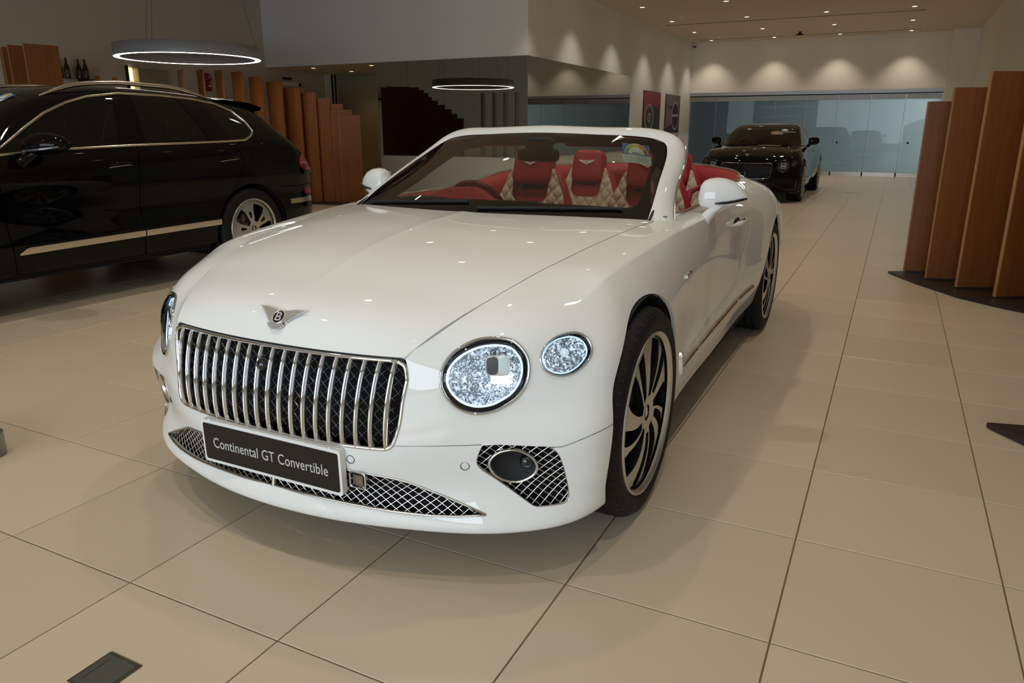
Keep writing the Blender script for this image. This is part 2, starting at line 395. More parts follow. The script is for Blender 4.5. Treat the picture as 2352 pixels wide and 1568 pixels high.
# windscreen frame: centre of the header to the foot of the pillar; rows from the glass edge backwards
SCREEN = [
 [(0,1.16,1.315),(0,1.175,1.335),(0,1.215,1.35),(0,1.27,1.345),(0,1.29,1.32)],
 [(.35,1.19,1.305),(.352,1.205,1.325),(.355,1.245,1.34),(.36,1.30,1.335),(.36,1.32,1.31)],
 [(.545,1.245,1.288),(.557,1.26,1.309),(.575,1.30,1.322),(.585,1.355,1.315),(.58,1.375,1.29)],
 [(.620,1.274,1.275),(.638,1.287,1.293),(.658,1.322,1.302),(.670,1.365,1.288),(.648,1.385,1.268)],
 [(.643,1.195,1.238),(.664,1.210,1.251),(.690,1.252,1.254),(.702,1.302,1.232),(.672,1.325,1.21)],
 [(.698,.93,1.12),(.718,.945,1.131),(.745,.988,1.126),(.757,1.045,1.10),(.725,1.075,1.085)],
 [(.732,.70,1.008),(.756,.713,1.016),(.790,.75,1.008),(.806,.80,.985),(.778,.83,.97)],
 [(.742,.60,.955),(.775,.61,.955),(.82,.64,.945),(.84,.70,.935),(.81,.73,.925)]]
_a, _b = SCREEN[2], SCREEN[3]
SCREEN.insert(3, [(.594,1.261,1.2832),(.606,1.275,1.3035),(.627,1.312,1.314),(.638,1.362,1.303),(.624,1.38,1.28)])
SCREEN.insert(5, [(.634,1.240,1.258),(.653,1.256,1.273),(.679,1.295,1.280),(.691,1.342,1.262),(.664,1.362,1.24)])
def _flat(c):
    """flat front face, tight outer edge"""
    r = [np.array(p, float) for p in c]; m = .5*(r[0]+r[2])
    return [r[0], m+.35*(r[1]-m), r[2]+.14*(r[0]-r[2]), r[2]+.14*(r[3]-r[2]), r[3], r[4]]
SCREEN = [_flat(c) for c in SCREEN]
GLASS = [[(0,.385,.985),(0,.57,1.075),(0,.86,1.205),(0,1.16,1.315)],
 [(.2,.40,.984),(.2,.585,1.073),(.2,.875,1.202),(.2,1.168,1.312)],
 [(.40,.445,.98),(.385,.63,1.066),(.37,.91,1.19),(.355,1.192,1.304)],
 [(.58,.515,.974),(.56,.705,1.055),(.53,.975,1.17),(.50,1.228,1.292)],
 [(.69,.575,.968),(.67,.77,1.043),(.64,1.03,1.15),(.595,1.262,1.278)],
 [(.748,.615,.962),(.732,.81,1.035),(.700,1.06,1.135),(.636,1.272,1.268)]]
# ---------------------------------------------------------------- the showroom
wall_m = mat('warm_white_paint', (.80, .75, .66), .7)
n_, c_ = noise_tint(wall_m, (.79, .74, .65), (.81, .76, .67), 1.3)
white_m = mat('cool_white_paint', (.74, .73, .69), .6)
ceil_m = mat('ceiling_paint', (.66, .58, .47), .8)
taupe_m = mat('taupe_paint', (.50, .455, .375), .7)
olive_m = mat('olive_wall_panel', (.30, .27, .17), .6)
grout_m = mat('brown_grout', (.16, .115, .07), .8)
tile_m = mat('beige_porcelain', (.60, .49, .36), .28, spec=.5)
n_, c_ = noise_tint(tile_m, (.590, .492, .362), (.602, .502, .370), .9, 1)
oi = nd(tile_m, 'ShaderNodeObjectInfo'); hv = nd(tile_m, 'ShaderNodeHueSaturation'); mr = nd(tile_m, 'ShaderNodeMapRange'); mr.inputs[3].default_value = .95; mr.inputs[4].default_value = 1.04
ln(tile_m, oi, 'Random', mr, 0); ln(tile_m, mr, 0, hv, 'Value'); ln(tile_m, c_, 'Color', hv, 'Color'); ln(tile_m, hv, 'Color', bsdf(tile_m), 'Base Color')
fine = nd(tile_m, 'ShaderNodeTexNoise'); fine.inputs['Scale'].default_value = 3; fine.inputs['Detail'].default_value = 2
mr2 = nd(tile_m, 'ShaderNodeMapRange'); mr2.inputs[3].default_value = .24; mr2.inputs[4].default_value = .30; bsdf(tile_m).inputs['Roughness'].default_value = .27
steel_m = mat('brushed_steel', (.62, .58, .52), .3, 1)
dark_m = mat('black_gap', (.012, .012, .013), .6)
alu_m = mat('grey_aluminium', (.36, .36, .36), .38, .8)
# floor: grout bed, single tiles where they read one by one, the rest joined
fl_o = struct(MB().box((-13, -9.5, -.12), (9, 28, -.003)).build('floor', grout_m), 'beige square floor tiles with thin dark joints')
TX, TY = .594496, .59127; TX0, TY0 = 1.48465, -.55836
def tile_mesh(name):
    hx, hy = TX/2-.0022, TY/2-.0022; b = .0015; z = 0
    v = [(-hx, -hy, -.006), (hx, -hy, -.006), (hx, hy, -.006), (-hx, hy, -.006), (-hx, -hy, -b), (hx, -hy, -b), (hx, hy, -b), (-hx, hy, -b),
         (-hx+b, -hy+b, z), (hx-b, -hy+b, z), (hx-b, hy-b, z), (-hx+b, hy-b, z)]
    f = [[0, 1, 5, 4], [1, 2, 6, 5], [2, 3, 7, 6], [3, 0, 4, 7], [4, 5, 9, 8], [5, 6, 10, 9], [6, 7, 11, 10], [7, 4, 8, 11], [8, 9, 10, 11]]
    me = bpy.data.meshes.new(name); me.from_pydata(v, [], f); me.materials.append(tile_m); me.update(); return me
cand = []
for i in range(-24, 13):
    for j in range(-15, 48):
        cx, cyy = TX0+(i+.5)*TX, TY0+(j+.5)*TY
        d = math.hypot(cx-CAM[0], cyy-CAM[1])
        pp = [pix(cx+a*TX/2, cyy+b*TY/2, 0) for a in (-1, 1) for b in (-1, 1)]
        vis = all(p is not None for p in pp) and any(-20 < p[0] < 2372 and -20 < p[1] < 1590 for p in pp)
        hid = (-.85 < cx < .85 and -.3 < cyy < 3.2) or (-5.7 < cx < -4.2 and -.6 < cyy < 3.6)
        area = 0
        if vis:
            xs, ys = [p[0] for p in pp], [p[1] for p in pp]; area = (max(xs)-min(xs))*(max(ys)-min(ys))
        cand.append((0 if hid else area, cx, cyy))
cand.sort(reverse=True); tme = tile_mesh('tile')
for a_, cx, cyy in cand[:300]:
    o = bpy.data.objects.new('tile', tme); col.objects.link(o); o.location = (cx, cyy, 0); o.parent = fl_o
rest = MB()
for a_, cx, cyy in cand[300:]:
    hx, hy = TX/2-.0022, TY/2-.0022
    rest.add([(cx-hx, cyy-hy, 0), (cx+hx, cyy-hy, 0), (cx+hx, cyy+hy, 0), (cx-hx, cyy+hy, 0), (cx-hx, cyy-hy, -.006), (cx+hx, cyy-hy, -.006), (cx+hx, cyy+hy, -.006), (cx-hx, cyy+hy, -.006)], [[0, 1, 2, 3], [4, 5, 1, 0], [6, 7, 3, 2], [7, 4, 0, 3], [5, 6, 2, 1]])
rt = rest.build('tile_field', tile_m, fl_o); rt['kind'] = 'stuff'
XL, XB, YB, YG = -11.04, -4.624, 10.672, 23.02
struct(MB().box((-13, -9.5, CEIL), (9, 28, CEIL+.15)).build('ceiling', ceil_m), 'plain warm ceiling with rows of downlights')
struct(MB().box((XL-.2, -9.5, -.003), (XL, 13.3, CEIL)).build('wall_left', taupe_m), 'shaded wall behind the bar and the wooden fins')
wb = MB().box((XL, YB, 2.65), (XB, YG, CEIL)).box((-8.02, YB, -.003), (XB, YG+.2, 2.65)).build('wall_centre', white_m)
struct(wb, 'white wall block with dark mirror glass wrapped round its corner')
struct(MB().box((XL, 13.1, -.003), (-8.02, 13.3, 2.65)).build('wall_recess', olive_m), 'olive panel wall at the back of the recess')
struct(MB().box((XB, YG, 2.50), (2.63, YG+.2, CEIL)).box((2.63, YG-.35, -.003), (3.50, YG+.2, CEIL)).build('wall_back', wall_m), 'end wall above the glass doors lit by four downlights')
struct(MB().box((3.30, 10.5, -.003), (3.50, YG-.35, CEIL)).build('wall_right', wall_m), 'plain wall on the far right')
struct(MB().box((8.8, -9.5, -.003), (9, 10.5, CEIL)).box((3.30, 10.3, -.003), (9, 10.5, CEIL)).build('wall_side', wall_m), 'side wall out of the frame')
struct(MB().box((-13, -9.5, -.003), (9, -9.3, .5)).box((-13, -9.5, 3.5), (9, -9.3, CEIL)).box((4.5, -9.5, .5), (9, -9.3, 3.5)).box((-13, -9.5, .5), (-9, -9.3, 3.5)).build('wall_front', wall_m), 'shop front behind the photographer')
# dark mirror panes round the block
mirr_m = mat('dark_green_mirror', (.34, .34, .285), .012, 1)
mirr2_m = mat('dark_green_mirror_side', (.33, .33, .285), .012, 1)
xs_ = [-8.02, -7.28, -6.42, -5.02, XB-.004]
for a, b in zip(xs_, xs_[1:]): MB().box((a+.002, YB-.012, .822), (b-.002, YB-.001, 2.648)).build('mirror_pane', mirr_m, wb)
ys_ = [YB-.012, 13.9, 16.72]
for a, b in zip(ys_, ys_[1:]): MB().box((XB+.001, a+.002, .822), (XB+.012, b-.002, 2.648)).build('mirror_pane', mirr2_m, wb)
MB().box((-8.034, YB-.014, .82), (-8.021, YB+.02, 2.65)).build('mirror_edge_strip', steel_m, wb)
# door in the left wall under the bulkhead, black sensor over it
dr = struct(MB().box((XL+.001, 11.02, 0), (XL+.03, 11.10, 2.37)).box((XL+.001, 11.66, 0), (XL+.03, 11.74, 2.37)).box((XL+.001, 11.02, 2.30), (XL+.03, 11.74, 2.38)).build('door_1', white_m), 'pale door in the shaded wall below the white bulkhead')
MB().box((XL+.001, 11.10, .01), (XL+.018, 11.655, 2.295), .003).build('door_leaf', mat('grey_door', (.42, .40, .33), .5), dr)
tr = struct(MB().box((XL+.002, 12.62, 0), (XL+.03, 12.80, 2.64)).build('trim_1', white_m), 'white upright trim at the end of the recess')
for yy in (12.86, 12.98): MB().box((XL+.002, yy, 0), (XL+.02, yy+.035, 2.64)).build('slot', dark_m, tr)
tag(MB().box((XL+.001, 11.16, 2.43), (XL+.06, 11.42, 2.48), .006).build('door_sensor', dark_m), 'small black sensor box above the pale door', 'sensor')
for (x, y), l in zip(((-10.139, 11.20), (-8.56, 11.206), (-10.0, 12.35)), ('left', 'right', 'rear')):
    t = thing('soffit_lamp', 'small amber downlight under the white bulkhead, the '+{'left': 'front one above the pale door', 'right': 'one beside the mirror glass', 'rear': 'one furthest into the recess'}[l], 'downlight', (x, y, 2.65), 0, 'amber lamps under the bulkhead')
    MB().lathe([(.055, -.006), (.062, -.006), (.062, -.001), (.045, -.001)], 24).build('trim_ring', steel_m, t)
    MB().lathe([(.0, -.003), (.048, -.003)], 24).build('lamp_disc', mat('amber_lamp', (.9, .6, .3), .4, emit=(1, .55, .2), es=5), t)
    spot(x, y, 2.62, 9, 120, 1, (1, .62, .3), .04)
# glass doors at the end
pane_m = bpy.data.materials.new('filmed_door_glass'); pane_m.use_nodes = True; t_ = pane_m.node_tree; t_.nodes.clear()
o_ = t_.nodes.new('ShaderNodeOutputMaterial'); m1 = t_.nodes.new('ShaderNodeMixShader'); m2 = t_.nodes.new('ShaderNodeMixShader')
tr_ = t_.nodes.new('ShaderNodeBsdfTransparent'); tr_.inputs[0].default_value = (.55, .57, .57, 1)
tl_ = t_.nodes.new('ShaderNodeBsdfTranslucent'); tl_.inputs[0].default_value = (.54, .585, .575, 1)
gl_ = t_.nodes.new('ShaderNodeBsdfGlossy'); gl_.inputs[0].default_value = (1, 1, 1, 1); gl_.inputs['Roughness'].default_value = .01
fr_ = t_.nodes.new('ShaderNodeFresnel'); fr_.inputs[0].default_value = 1.28
m1.inputs[0].default_value = .72
t_.links.new(tr_.outputs[0], m1.inputs[1]); t_.links.new(tl_.outputs[0], m1.inputs[2]); t_.links.new(fr_.outputs[0], m2.inputs[0]); t_.links.new(m1.outputs[0], m2.inputs[1]); t_.links.new(gl_.outputs[0], m2.inputs[2]); t_.links.new(m2.outputs[0], o_.inputs[0])
rail_m = mat('dull_steel_rail', (.27, .25, .22), .38, .9)
gx = [-4.62, -3.763, -2.848, -1.937, -1.031, -.119, .784, 1.703, 2.625]
struct(MB().box((XB, YG-.02, 2.40), (2.63, YG+.1, 2.50)).build('trim_2', alu_m), 'grey aluminium header over the glass doors')
struct(MB().box((XB, YG+.01, 2.372), (2.63, YG+.08, 2.40)).build('trim_3', dark_m), 'black track gap over the glass doors')
struct(MB().box((XB, YG+.0, -.002), (2.63, YG+.09, .006)).build('trim_4', steel_m), 'steel floor track of the glass doors')
for i in range(8):
    a, b = gx[i]+.004, gx[i+1]-.004
    d = struct(MB().box((a, YG+.02, .115), (b, YG+.032, 2.225)).build('door_%d' % (i+2), pane_m))
    MB().box((a, YG+.005, 2.225), (b, YG+.05, 2.368)).build('top_rail', rail_m, d)
    MB().box((a, YG+.005, .012), (b, YG+.05, .115)).build('bottom_rail', steel_m, d)
    MB().box((b-.001, YG+.016, .115), (b+.006, YG+.036, 2.225)).build('edge_seal', mat('pale_seal', (.5, .58, .6), .4), d)
    if i in (5, 7):
        MB().lathe([(.0, -.03), (.03, -.03), (.03, .01)], 16, 'y', (a+.09 if i == 5 else a+.2, YG+.02, .98)).build('lock_knob', dark_m, d)
    if i > 3: MB().box((b-.03, YG-.005, 0), (b+.01, YG+.055, .11)).build('pivot_block', dark_m, d)
# mall corridor behind the doors
corr_m = mat('corridor_wall', (.55, .62, .62), .6); cdark_m = mat('corridor_shade', (.05, .075, .08), .6)
struct(MB().box((-7, 27.6, 0), (7, 27.8, 3.9)).build('wall_corridor', corr_m), 'pale blue corridor wall behind the glass')
struct(MB().box((-7, YG+.3, -.002), (7, 27.6, .001)).build('floor_corridor', mat('corridor_floor', (.45, .52, .54), .3)), 'corridor floor behind the glass')
struct(MB().box((-4.75, YG+.25, 0), (-4.6, 27.6, 3.9)).box((-4.6, 25.2, 0), (-2.9, 25.3, 3.9)).build('wall_blocker', cdark_m), 'dark partition added to keep light off the left glass doors')  # added blocker: keeps the corridor light off the left doors
arch = MB()
for k, (z0, y0) in enumerate(((2.15, 26.2), (1.85, 26.9))):
    P = [(x, y0, z0-.05*((x+.6)/2.4)**2) for x in np.linspace(-2.9, 1.7, 24)]; arch.tube(P, .018 if k else .03, 6)
struct(arch.build('trim_5', mat('rib_glow', (.9, .95, .97), .3, emit=(.8, .93, 1), es=.55)), 'glowing curved tubes standing in for the bright mall roof ribs in the glass')  # no lamps: emission paints the bright look of the roof ribs
# slots, detectors and lamps in the ceiling
for i, yy in enumerate((18.5, 22.5-.25)):
    struct(MB().box((-4.28, yy-.025, CEIL-.004), (1.85, yy+.025, CEIL)).build('trim_%d' % (6+i), dark_m), ('nearer', 'farther')[i]+' dark air slot across the ceiling')
lamp_m = mat('lamp_face', (1, .95, .85), .4, emit=(1, .88, .70), es=7)
trim_m = mat('lamp_trim', (.75, .72, .66), .35, .3)
ordn = ('first', 'second', 'third', 'fourth', 'fifth', 'sixth', 'seventh', 'eighth', 'ninth', 'tenth', 'eleventh')
def downlight(x, y, label):
    t = thing('downlight', label, 'downlight', (x, y, CEIL), 0, 'round downlights in the ceiling')
    MB().lathe([(.075, -.001), (.075, -.008), (.062, -.010), (.055, -.004)], 28).build('trim_ring', trim_m, t)
    MB().lathe([(.0, -.003), (.056, -.003)], 24).build('lamp_face', lamp_m, t)
for j, y in enumerate(LY):
    for i, x in enumerate(LX):
        downlight(x, y, 'ceiling downlight, %s row from the glass doors, %s from the white wall' % (ordn[j], ordn[i]))
for (x, y), l in zip(((-3.508, 17.14), (-3.505, 21.5), (1.598, 21.4)), ('near the left end of the nearer air slot', 'near the left end of the farther air slot', 'near the right end of the farther air slot')):
    tag(MB().lathe([(0, CEIL-.05), (.035, CEIL-.048), (.05, CEIL-.02), (.055, CEIL)], 20, c=(x, y, 0)).build('smoke_detector', trim_m), 'small round smoke detector '+l, 'detector', 'smoke detectors')
t = thing('ceiling_sensor', 'dark sensor hanging from the ceiling between the air slots', 'sensor', (-1.218, 21.4, CEIL))
MB().lathe([(.03, -.0), (.03, -.05), (.09, -.06), (.10, -.085), (.05, -.10), (0, -.10)], 20).build('housing', dark_m, t)
t = thing('security_camera', 'small dark dome camera at the top left corner of the end wall', 'camera', (-4.55, 22.93, 3.955))
MB().lathe([(.0, .0), (.055, .0), (.055, -.03)], 20).build('base', trim_m, t); MB().lathe([(.05, -.03), (.04, -.065), (.02, -.078), (0, -.08)], 20).build('dome', dark_m, t)
# ---------------------------------------------------------------- car materials
paint_m = mat('pearl_white_paint', (.80, .80, .775), .5, coat=1, coat_rough=.012, spec=0)
chrome_m = mat('chrome', (.80, .80, .80), .05, 1)
satin_m = mat('satin_chrome', (.62, .60, .56), .22, 1)
gloss_black_m = mat('gloss_black', (.008, .008, .009), .08, coat=.6)
matt_black_m = mat('matt_black', (.012, .012, .013), .75)
rubber_m = mat('tyre_rubber', (.0095, .009, .0088), .62, spec=.3)
void_m = mat('dark_void', (.004, .004, .005), .9)
red_m = mat('red_leather', (.36, .018, .030), .42)
cream_m = mat('cream_leather', (.60, .52, .40), .5)
stitch_m = mat('cream_stitching', (.72, .60, .50), .6)
glass_m = glass_mat('windscreen_glass', (.84, .87, .81))
clear_m = glass_mat('clear_lens', (.97, .98, .99))
gap_m = mat('panel_gap', (.01, .01, .01), .7)
HC = thing('convertible_car', 'pearl white open-top convertible with red and cream interior and chrome bar grille', 'car')
def part(name, kid=None):
    o = bpy.data.objects.new(name, None); col.objects.link(o); o.parent = kid or HC; o.empty_display_size = .05; return o
SB, SH_, SD, SF = Surf(HERO), Surf(HOOD, mirror=False), Surf(DECK), Surf(SCREEN, .004, .002)
SG = Surf(GLASS)
UM, VM = SB.tc[-1], SB.tr[-1]
U = np.r_[np.linspace(0, 1.35, 150), np.linspace(1.36, UM, 150)]; V = np.linspace(0, VM, 96)
LAMP = crsp([(0.5779, 0.671), (0.5848, 0.7167), (0.6024, 0.7416), (0.6339, 0.7578), (0.6744, 0.7617), (0.7129, 0.7566), (0.7499, 0.7414), (0.7784, 0.7227), (0.8036, 0.6954), (0.818, 0.6563), (0.8277, 0.6159), (0.8308, 0.5738), (0.8268, 0.5344), (0.8136, 0.4986), (0.7926, 0.4695), (0.7644, 0.4493), (0.7314, 0.434), (0.6922, 0.4334), (0.6594, 0.4484), (0.6265, 0.4836), (0.5993, 0.5415), (0.5837, 0.6089)], 4)
SMALL = crsp([(0.8588, 0.5955), (0.8663, 0.6209), (0.8854, 0.64), (0.9123, 0.648), (0.9402, 0.646), (0.9671, 0.6386), (0.9923, 0.6238), (1.0109, 0.6036), (1.0194, 0.5813), (1.0147, 0.5625), (0.9985, 0.5456), (0.9728, 0.5298), (0.946, 0.5216), (0.92, 0.5216), (0.8946, 0.5305), (0.8723, 0.5493), (0.8616, 0.5728)], 4)
GR = [(-.1, .335), (.10, .335), (.2122, .3345), (.3109, .3355), (.3735, .3357), (.4128, .3365), (.4346, .3477), (.4473, .38), (.4556, .4482), (.4614, .5202), (.4649, .602), (.4685, .666), (.4742, .7196), (.4750, .7654), (.468, .812), (.466, .9), (-.1, .9)]
LOWG = rounded([(-.2, .2500), (0.267, 0.2486), (0.3159, 0.2444), (0.3766, 0.2394), (0.4308, 0.231), (0.4637, 0.2221), (0.5146, 0.2004), (0.5641, 0.1806), (0.6159, 0.1612), (0.6737, 0.1405), (0.6423, 0.1391), (0.5889, 0.1371), (0.5251, 0.136), (0.4629, 0.1374), (0.4113, 0.1392), (0.3553, 0.1427), (0.2641, 0.1479), (0.1988, 0.1500), (0.1303, 0.1511), (-.2, 0.1515)], .004, 2)
FOG = rounded([(0.7037, 0.3365), (0.7703, 0.337), (0.8303, 0.3385), (0.8705, 0.3375), (0.8967, 0.3301), (0.9154, 0.3161), (0.928, 0.297), (0.9383, 0.2633), (0.9435, 0.2171), (0.9432, 0.1837), (0.94, 0.1646), (0.9298, 0.1538), (0.8989, 0.1515), (0.8624, 0.1512), (0.8274, 0.1516), (0.8144, 0.1552), (0.7777, 0.181), (0.741, 0.2116), (0.7058, 0.2441), (0.6817, 0.2665), (0.6749, 0.2829), (0.6791, 0.2974), (0.6915, 0.3175)], .006, 2)
FOGR = crsp([(0.7068, 0.2775), (0.7212, 0.2985), (0.7459, 0.3141), (0.7763, 0.3212), (0.8052, 0.3204), (0.8289, 0.3115), (0.8499, 0.2951), (0.8595, 0.271), (0.8488, 0.2471), (0.8247, 0.2301), (0.7922, 0.2187), (0.7606, 0.218), (0.7321, 0.2279), (0.7116, 0.2491)], 4)
BUMP = [(-.1, .353), (0.4406, 0.3549), (0.5198, 0.3523), (0.5956, 0.3441), (0.6575, 0.3384), (0.7013, 0.3372), (0.9091, 0.3271), (0.9316, 0.3277), (0.9529, 0.333), (0.9857, 0.3411), (1.0211, 0.3478), (1.0661, 0.3528), (1.25, .36), (1.25, -.2), (-.1, -.2)]
DOOR = rounded([(2.095, .93), (2.1002, .715), (2.112, .665), (2.148, .628), (2.188, .598), (2.212, .56), (2.238, .486), (2.262, .40), (2.268, .32), (2.27, .222), (3.25, .212), (3.195, .30), (3.175, .347), (3.215, .42), (3.30, .50), (3.40, .58), (3.43, .70), (3.43, .93)], .03, 3)
SILL = [(1.70, -.2), (1.70, .17), (2.0, .205), (2.3, .208), (3.2, .196), (3.62, .20), (3.9, .20), (3.9, -.2)]
RB = [(4.9, .42), (5.1, .44), (5.6, .45), (7, .45), (7, -.2), (4.75, -.2), (4.78, .2)]
def arch_fn(sheet, y0, r): P = sheet.xyz(); return np.where(P[:, 0] > .5, np.hypot(P[:, 1]-y0, P[:, 2]-.372)-r, 1.0)
g = Sheet.grid(SB, U, V)
g = g.clip(arch_fn(g, 0, .418)); g = g.clip(arch_fn(g, 2.851, .418))
for P_ in (LAMP, SMALL, GR): g = g.clip(-sdf(P_)(g.uv))
bump, g = g.split(sdf(BUMP), .003)
door, g = g.split(sdf(DOOR), .0045)
sill, g = g.split(sdf(SILL), .002)
rbump, g = g.split(sdf(RB), .003)
fend, rear = g.split(lambda x: 2.6-x[:, 0])
for P_ in (LOWG, FOG): bump = bump.clip(-sdf(P_)(bump.uv))
def skin(x):
    u, v = x[:, 0], x[:, 1]; sm = lambda a, b, q: np.clip((q-a)/(b-a), 0, 1)**2*(3-2*np.clip((q-a)/(b-a), 0, 1))
    v1 = np.interp(u, [.9, 1.1, 1.5, 2.2, 3.4], [.695, .699, .699, .698, .69])
    c1 = .0085*sm(.92, 1.25, u)*(1-sm(2.9, 3.4, u))*np.exp(-np.abs(v-v1)/.028)
    v2 = np.interp(u, [2.0, 2.214, 2.536, 2.948, 3.14, 3.218, 3.4], [.308, .313, .3175, .328, .3565, .398, .50])
    c2 = .006*sm(1.95, 2.15, u)*(1-sm(3.15, 3.4, u))*np.exp(-np.abs(v-v2)/.022)
    return c1+c2
side_name = {1: 'left', -1: 'right'}
for s in (1, -1):
    sheet_obj('front_fender', fend, paint_m, HC, rim=.014, side=s, lift=skin)
    sheet_obj('door', door, paint_m, HC, rim=.014, side=s, lift=skin)
    sheet_obj('rear_fender', rear, paint_m, HC, rim=.014, side=s, lift=skin)
    sheet_obj('sill', sill, paint_m, HC, rim=.012, side=s)
sheet_obj('front_bumper', bump, paint_m, HC, rim=.016, side=2)
sheet_obj('rear_bumper', rbump, paint_m, HC, rim=.012, side=2)
# dark backing just under the skin: shut lines and openings read black
hull = Sheet.grid(SB, np.linspace(0, UM, 130), np.linspace(0, VM, 40))
hull = hull.clip(arch_fn(hull, 0, .42)); hull = hull.clip(arch_fn(hull, 2.851, .42))
for P_ in (LAMP, SMALL, GR, FOG, LOWG): hull = hull.clip(-sdf(P_)(hull.uv)-.004)
hull = hull.clip(np.where(hull.uv[:, 0] > 2.0, VM-.06-hull.uv[:, 1], 1.0))
sheet_obj('inner_shell', hull, gap_m, HC, off=-.012, side=2)
# bonnet
hu, hv_ = SH_.tc[-1], SH_.tr[-1]
hg = Sheet.grid(SH_, np.linspace(0, hu, 90), np.linspace(0, hv_, 60))
hg = hg.clip(hg.uv[:, 1]-.0025)
def hood_rear(x): P = SH_.pts(x[:, 0], x[:, 1]); return (.385+.24*(np.abs(P[:, 0])/.75)**1.8)-P[:, 1]
hg = hg.clip(hood_rear(hg.uv)); hg = hg.clip(hg.uv[:, 0]-.004)
def crease(x):
    P = SH_.pts(x[:, 0], x[:, 1]); return .0035*np.exp(-np.abs(P[:, 0])/.035)*np.clip((P[:, 1]+.68)/.25, 0, 1)
bonnet = sheet_obj('bonnet', hg, paint_m, HC, off=0.0015, rim=.02, side=2, lift=crease)
under = Sheet.grid(SH_, np.linspace(0, hu, 40), np.linspace(0, hv_, 24)); sheet_obj('bonnet_underside', under, gap_m, HC, off=-.02, side=2)
# rear deck
dg = Sheet.grid(SD, np.linspace(0, SD.tc[-1], 50), np.linspace(0, SD.tr[-1], 24)); dk = sheet_obj('rear_deck', dg, paint_m, HC, rim=.02, flip=False, side=2)
# ---------------------------------------------------------------- windscreen
fu, fv = SF.tc[-1], SF.tr[-1]
fg = Sheet.grid(SF, np.linspace(0, fu, 120), np.linspace(0, fv, 24))
sheet_obj('windscreen_frame', fg, paint_m, HC, side=2)
sg = Sheet.grid(SG, np.linspace(0, SG.tc[-1], 60), np.linspace(0, SG.tr[-1], 50))
sheet_obj('windscreen', sg, glass_m, HC, side=2)
gu, gv = SG.tc[-1], SG.tr[-1]
frit = sg.clip(-sdf(rounded([(-1, .135), (gu-.075, .115), (gu-.075, gv-.05), (-1, gv-.045)], .06, 6))(sg.uv))
sheet_obj('windscreen_border', frit, gloss_black_m, HC, off=-.004, side=2)
for s in (1, -1): MB().tube([mir(p, s) for p in on(SG, [(gu, t) for t in np.linspace(0, gv-.02, 24)], .004)], .007, 6).build('windscreen_seal', gloss_black_m, HC)
# chrome edge down the outside of the pillars and round the cockpit rim
for s in (1, -1):
    MB().tube([mir(p, s) for p in on(SF, [(t, fv*.66) for t in np.linspace(fu*.52, fu*.97, 30)], .003)], .006, 6).build('pillar_trim', chrome_m, HC)
    rim_uv = [(u, VM-.002) for u in np.linspace(2.125, SB.tc[SB.nm+17], 60)]
    belt = [mir(p, s) for p in on(SB, rim_uv, .004)]
    back = [mir(p, s) for p in SD.pts(np.linspace(SD.tc[-1], 0, 30), np.zeros(30))+np.array([0, 0, .004])]
    MB().tube(belt[:-2]+back[2:], .011, 8).build('waist_trim', chrome_m, HC)
# ---------------------------------------------------------------- chrome bar grille
gr = part('grille'); gr['label'] = 'upright chrome bar grille over black mesh'
zt, zb = .697, .424
def gy(x, z): return -.774+.032*(x/.455)**2-.05*math.sin(math.pi*min(max((zt-z)/(zt-zb), 0), 1))**.8-.036*(zt-z)/(zt-zb)
def gx_(x, z): return x*(1-.055*(zt-z)/(zt-zb))
ho = SH_.pts(np.full(40, .004), np.linspace(hv_, 0.0025, 40))       # nose edge of the bonnet, centre to corner
top = [(x, y+.002, z-.012) for x, y, z in ho if x < .43]
botl = [tuple(p) for p in on(SB, crsp(GR[1:13], 4, False)[::-1], -.002)]
cnr = [tuple(p) for p in crsp([top[-2], top[-1], (.446, -.742, .692), (.4605, -.741, .680), botl[0], botl[1]], 5, False)[5:-6]]
botl = cnr+botl
MB().tube([(-x, y+.006, z+.008) for x, y, z in (top+cnr[:9])[::-1]]+[(x, y+.006, z+.008) for x, y, z in (top+cnr[:9])[1:]], .006, 6).build('bonnet_gap_shade', gap_m, gr)  # black tube standing in for the shaded gap under the bonnet edge
loop = [(-x, y, z) for x, y, z in top[::-1]]+top[1:]+botl+[(-x, y, z) for x, y, z in botl[::-1]]
MB().tube(loop, .0065, 8, closed=True).build('grille_frame', chrome_m, gr)
def top_z(x): return float(np.interp(abs(x), [p[0] for p in top], [p[2] for p in top]))
def top_y(x): return float(np.interp(abs(x), [p[0] for p in top], [p[1] for p in top]))
bl = sorted(botl, key=lambda p: p[0]); low = [p for p in bl if p[2] < .47 and p[0] < .46]
def bot_p(x): return float(np.interp(abs(x), [p[0] for p in low], [p[1] for p in low])), float(np.interp(abs(x), [p[0] for p in low], [p[2] for p in low]))
for k in range(19):
    x = -.4275+.0475*k; P = []
    for i in range(15):
        t = i/14; yb, zb_ = bot_p(x*.965); xx = x*(1-.035*t); z = top_z(x)*(1-t)+zb_*t; y = top_y(x)*(1-t)+yb*t-.022*math.sin(math.pi*t)**.7
        P.append((xx, y, z))
    b = MB(); P = np.array(P); w_, d_b = .0058, .017
    L1 = [P+[-w_, .012, 0], P+[-w_*.75, -.004, 0], P+[0, -.007, 0], P+[w_*.75, -.004, 0], P+[w_, .012, 0]]
    v, f = loft(L1, False); b.add(v, f, True); b.build('grille_bar', chrome_m, gr)
bm_ = MB()                                                            # black diamond mesh behind the bars
def gsurf(x, z): t = (zt-z)/(zt-zb); return (x, top_y(x)*(1-t)+bot_p(x)[0]*t+.030, z)
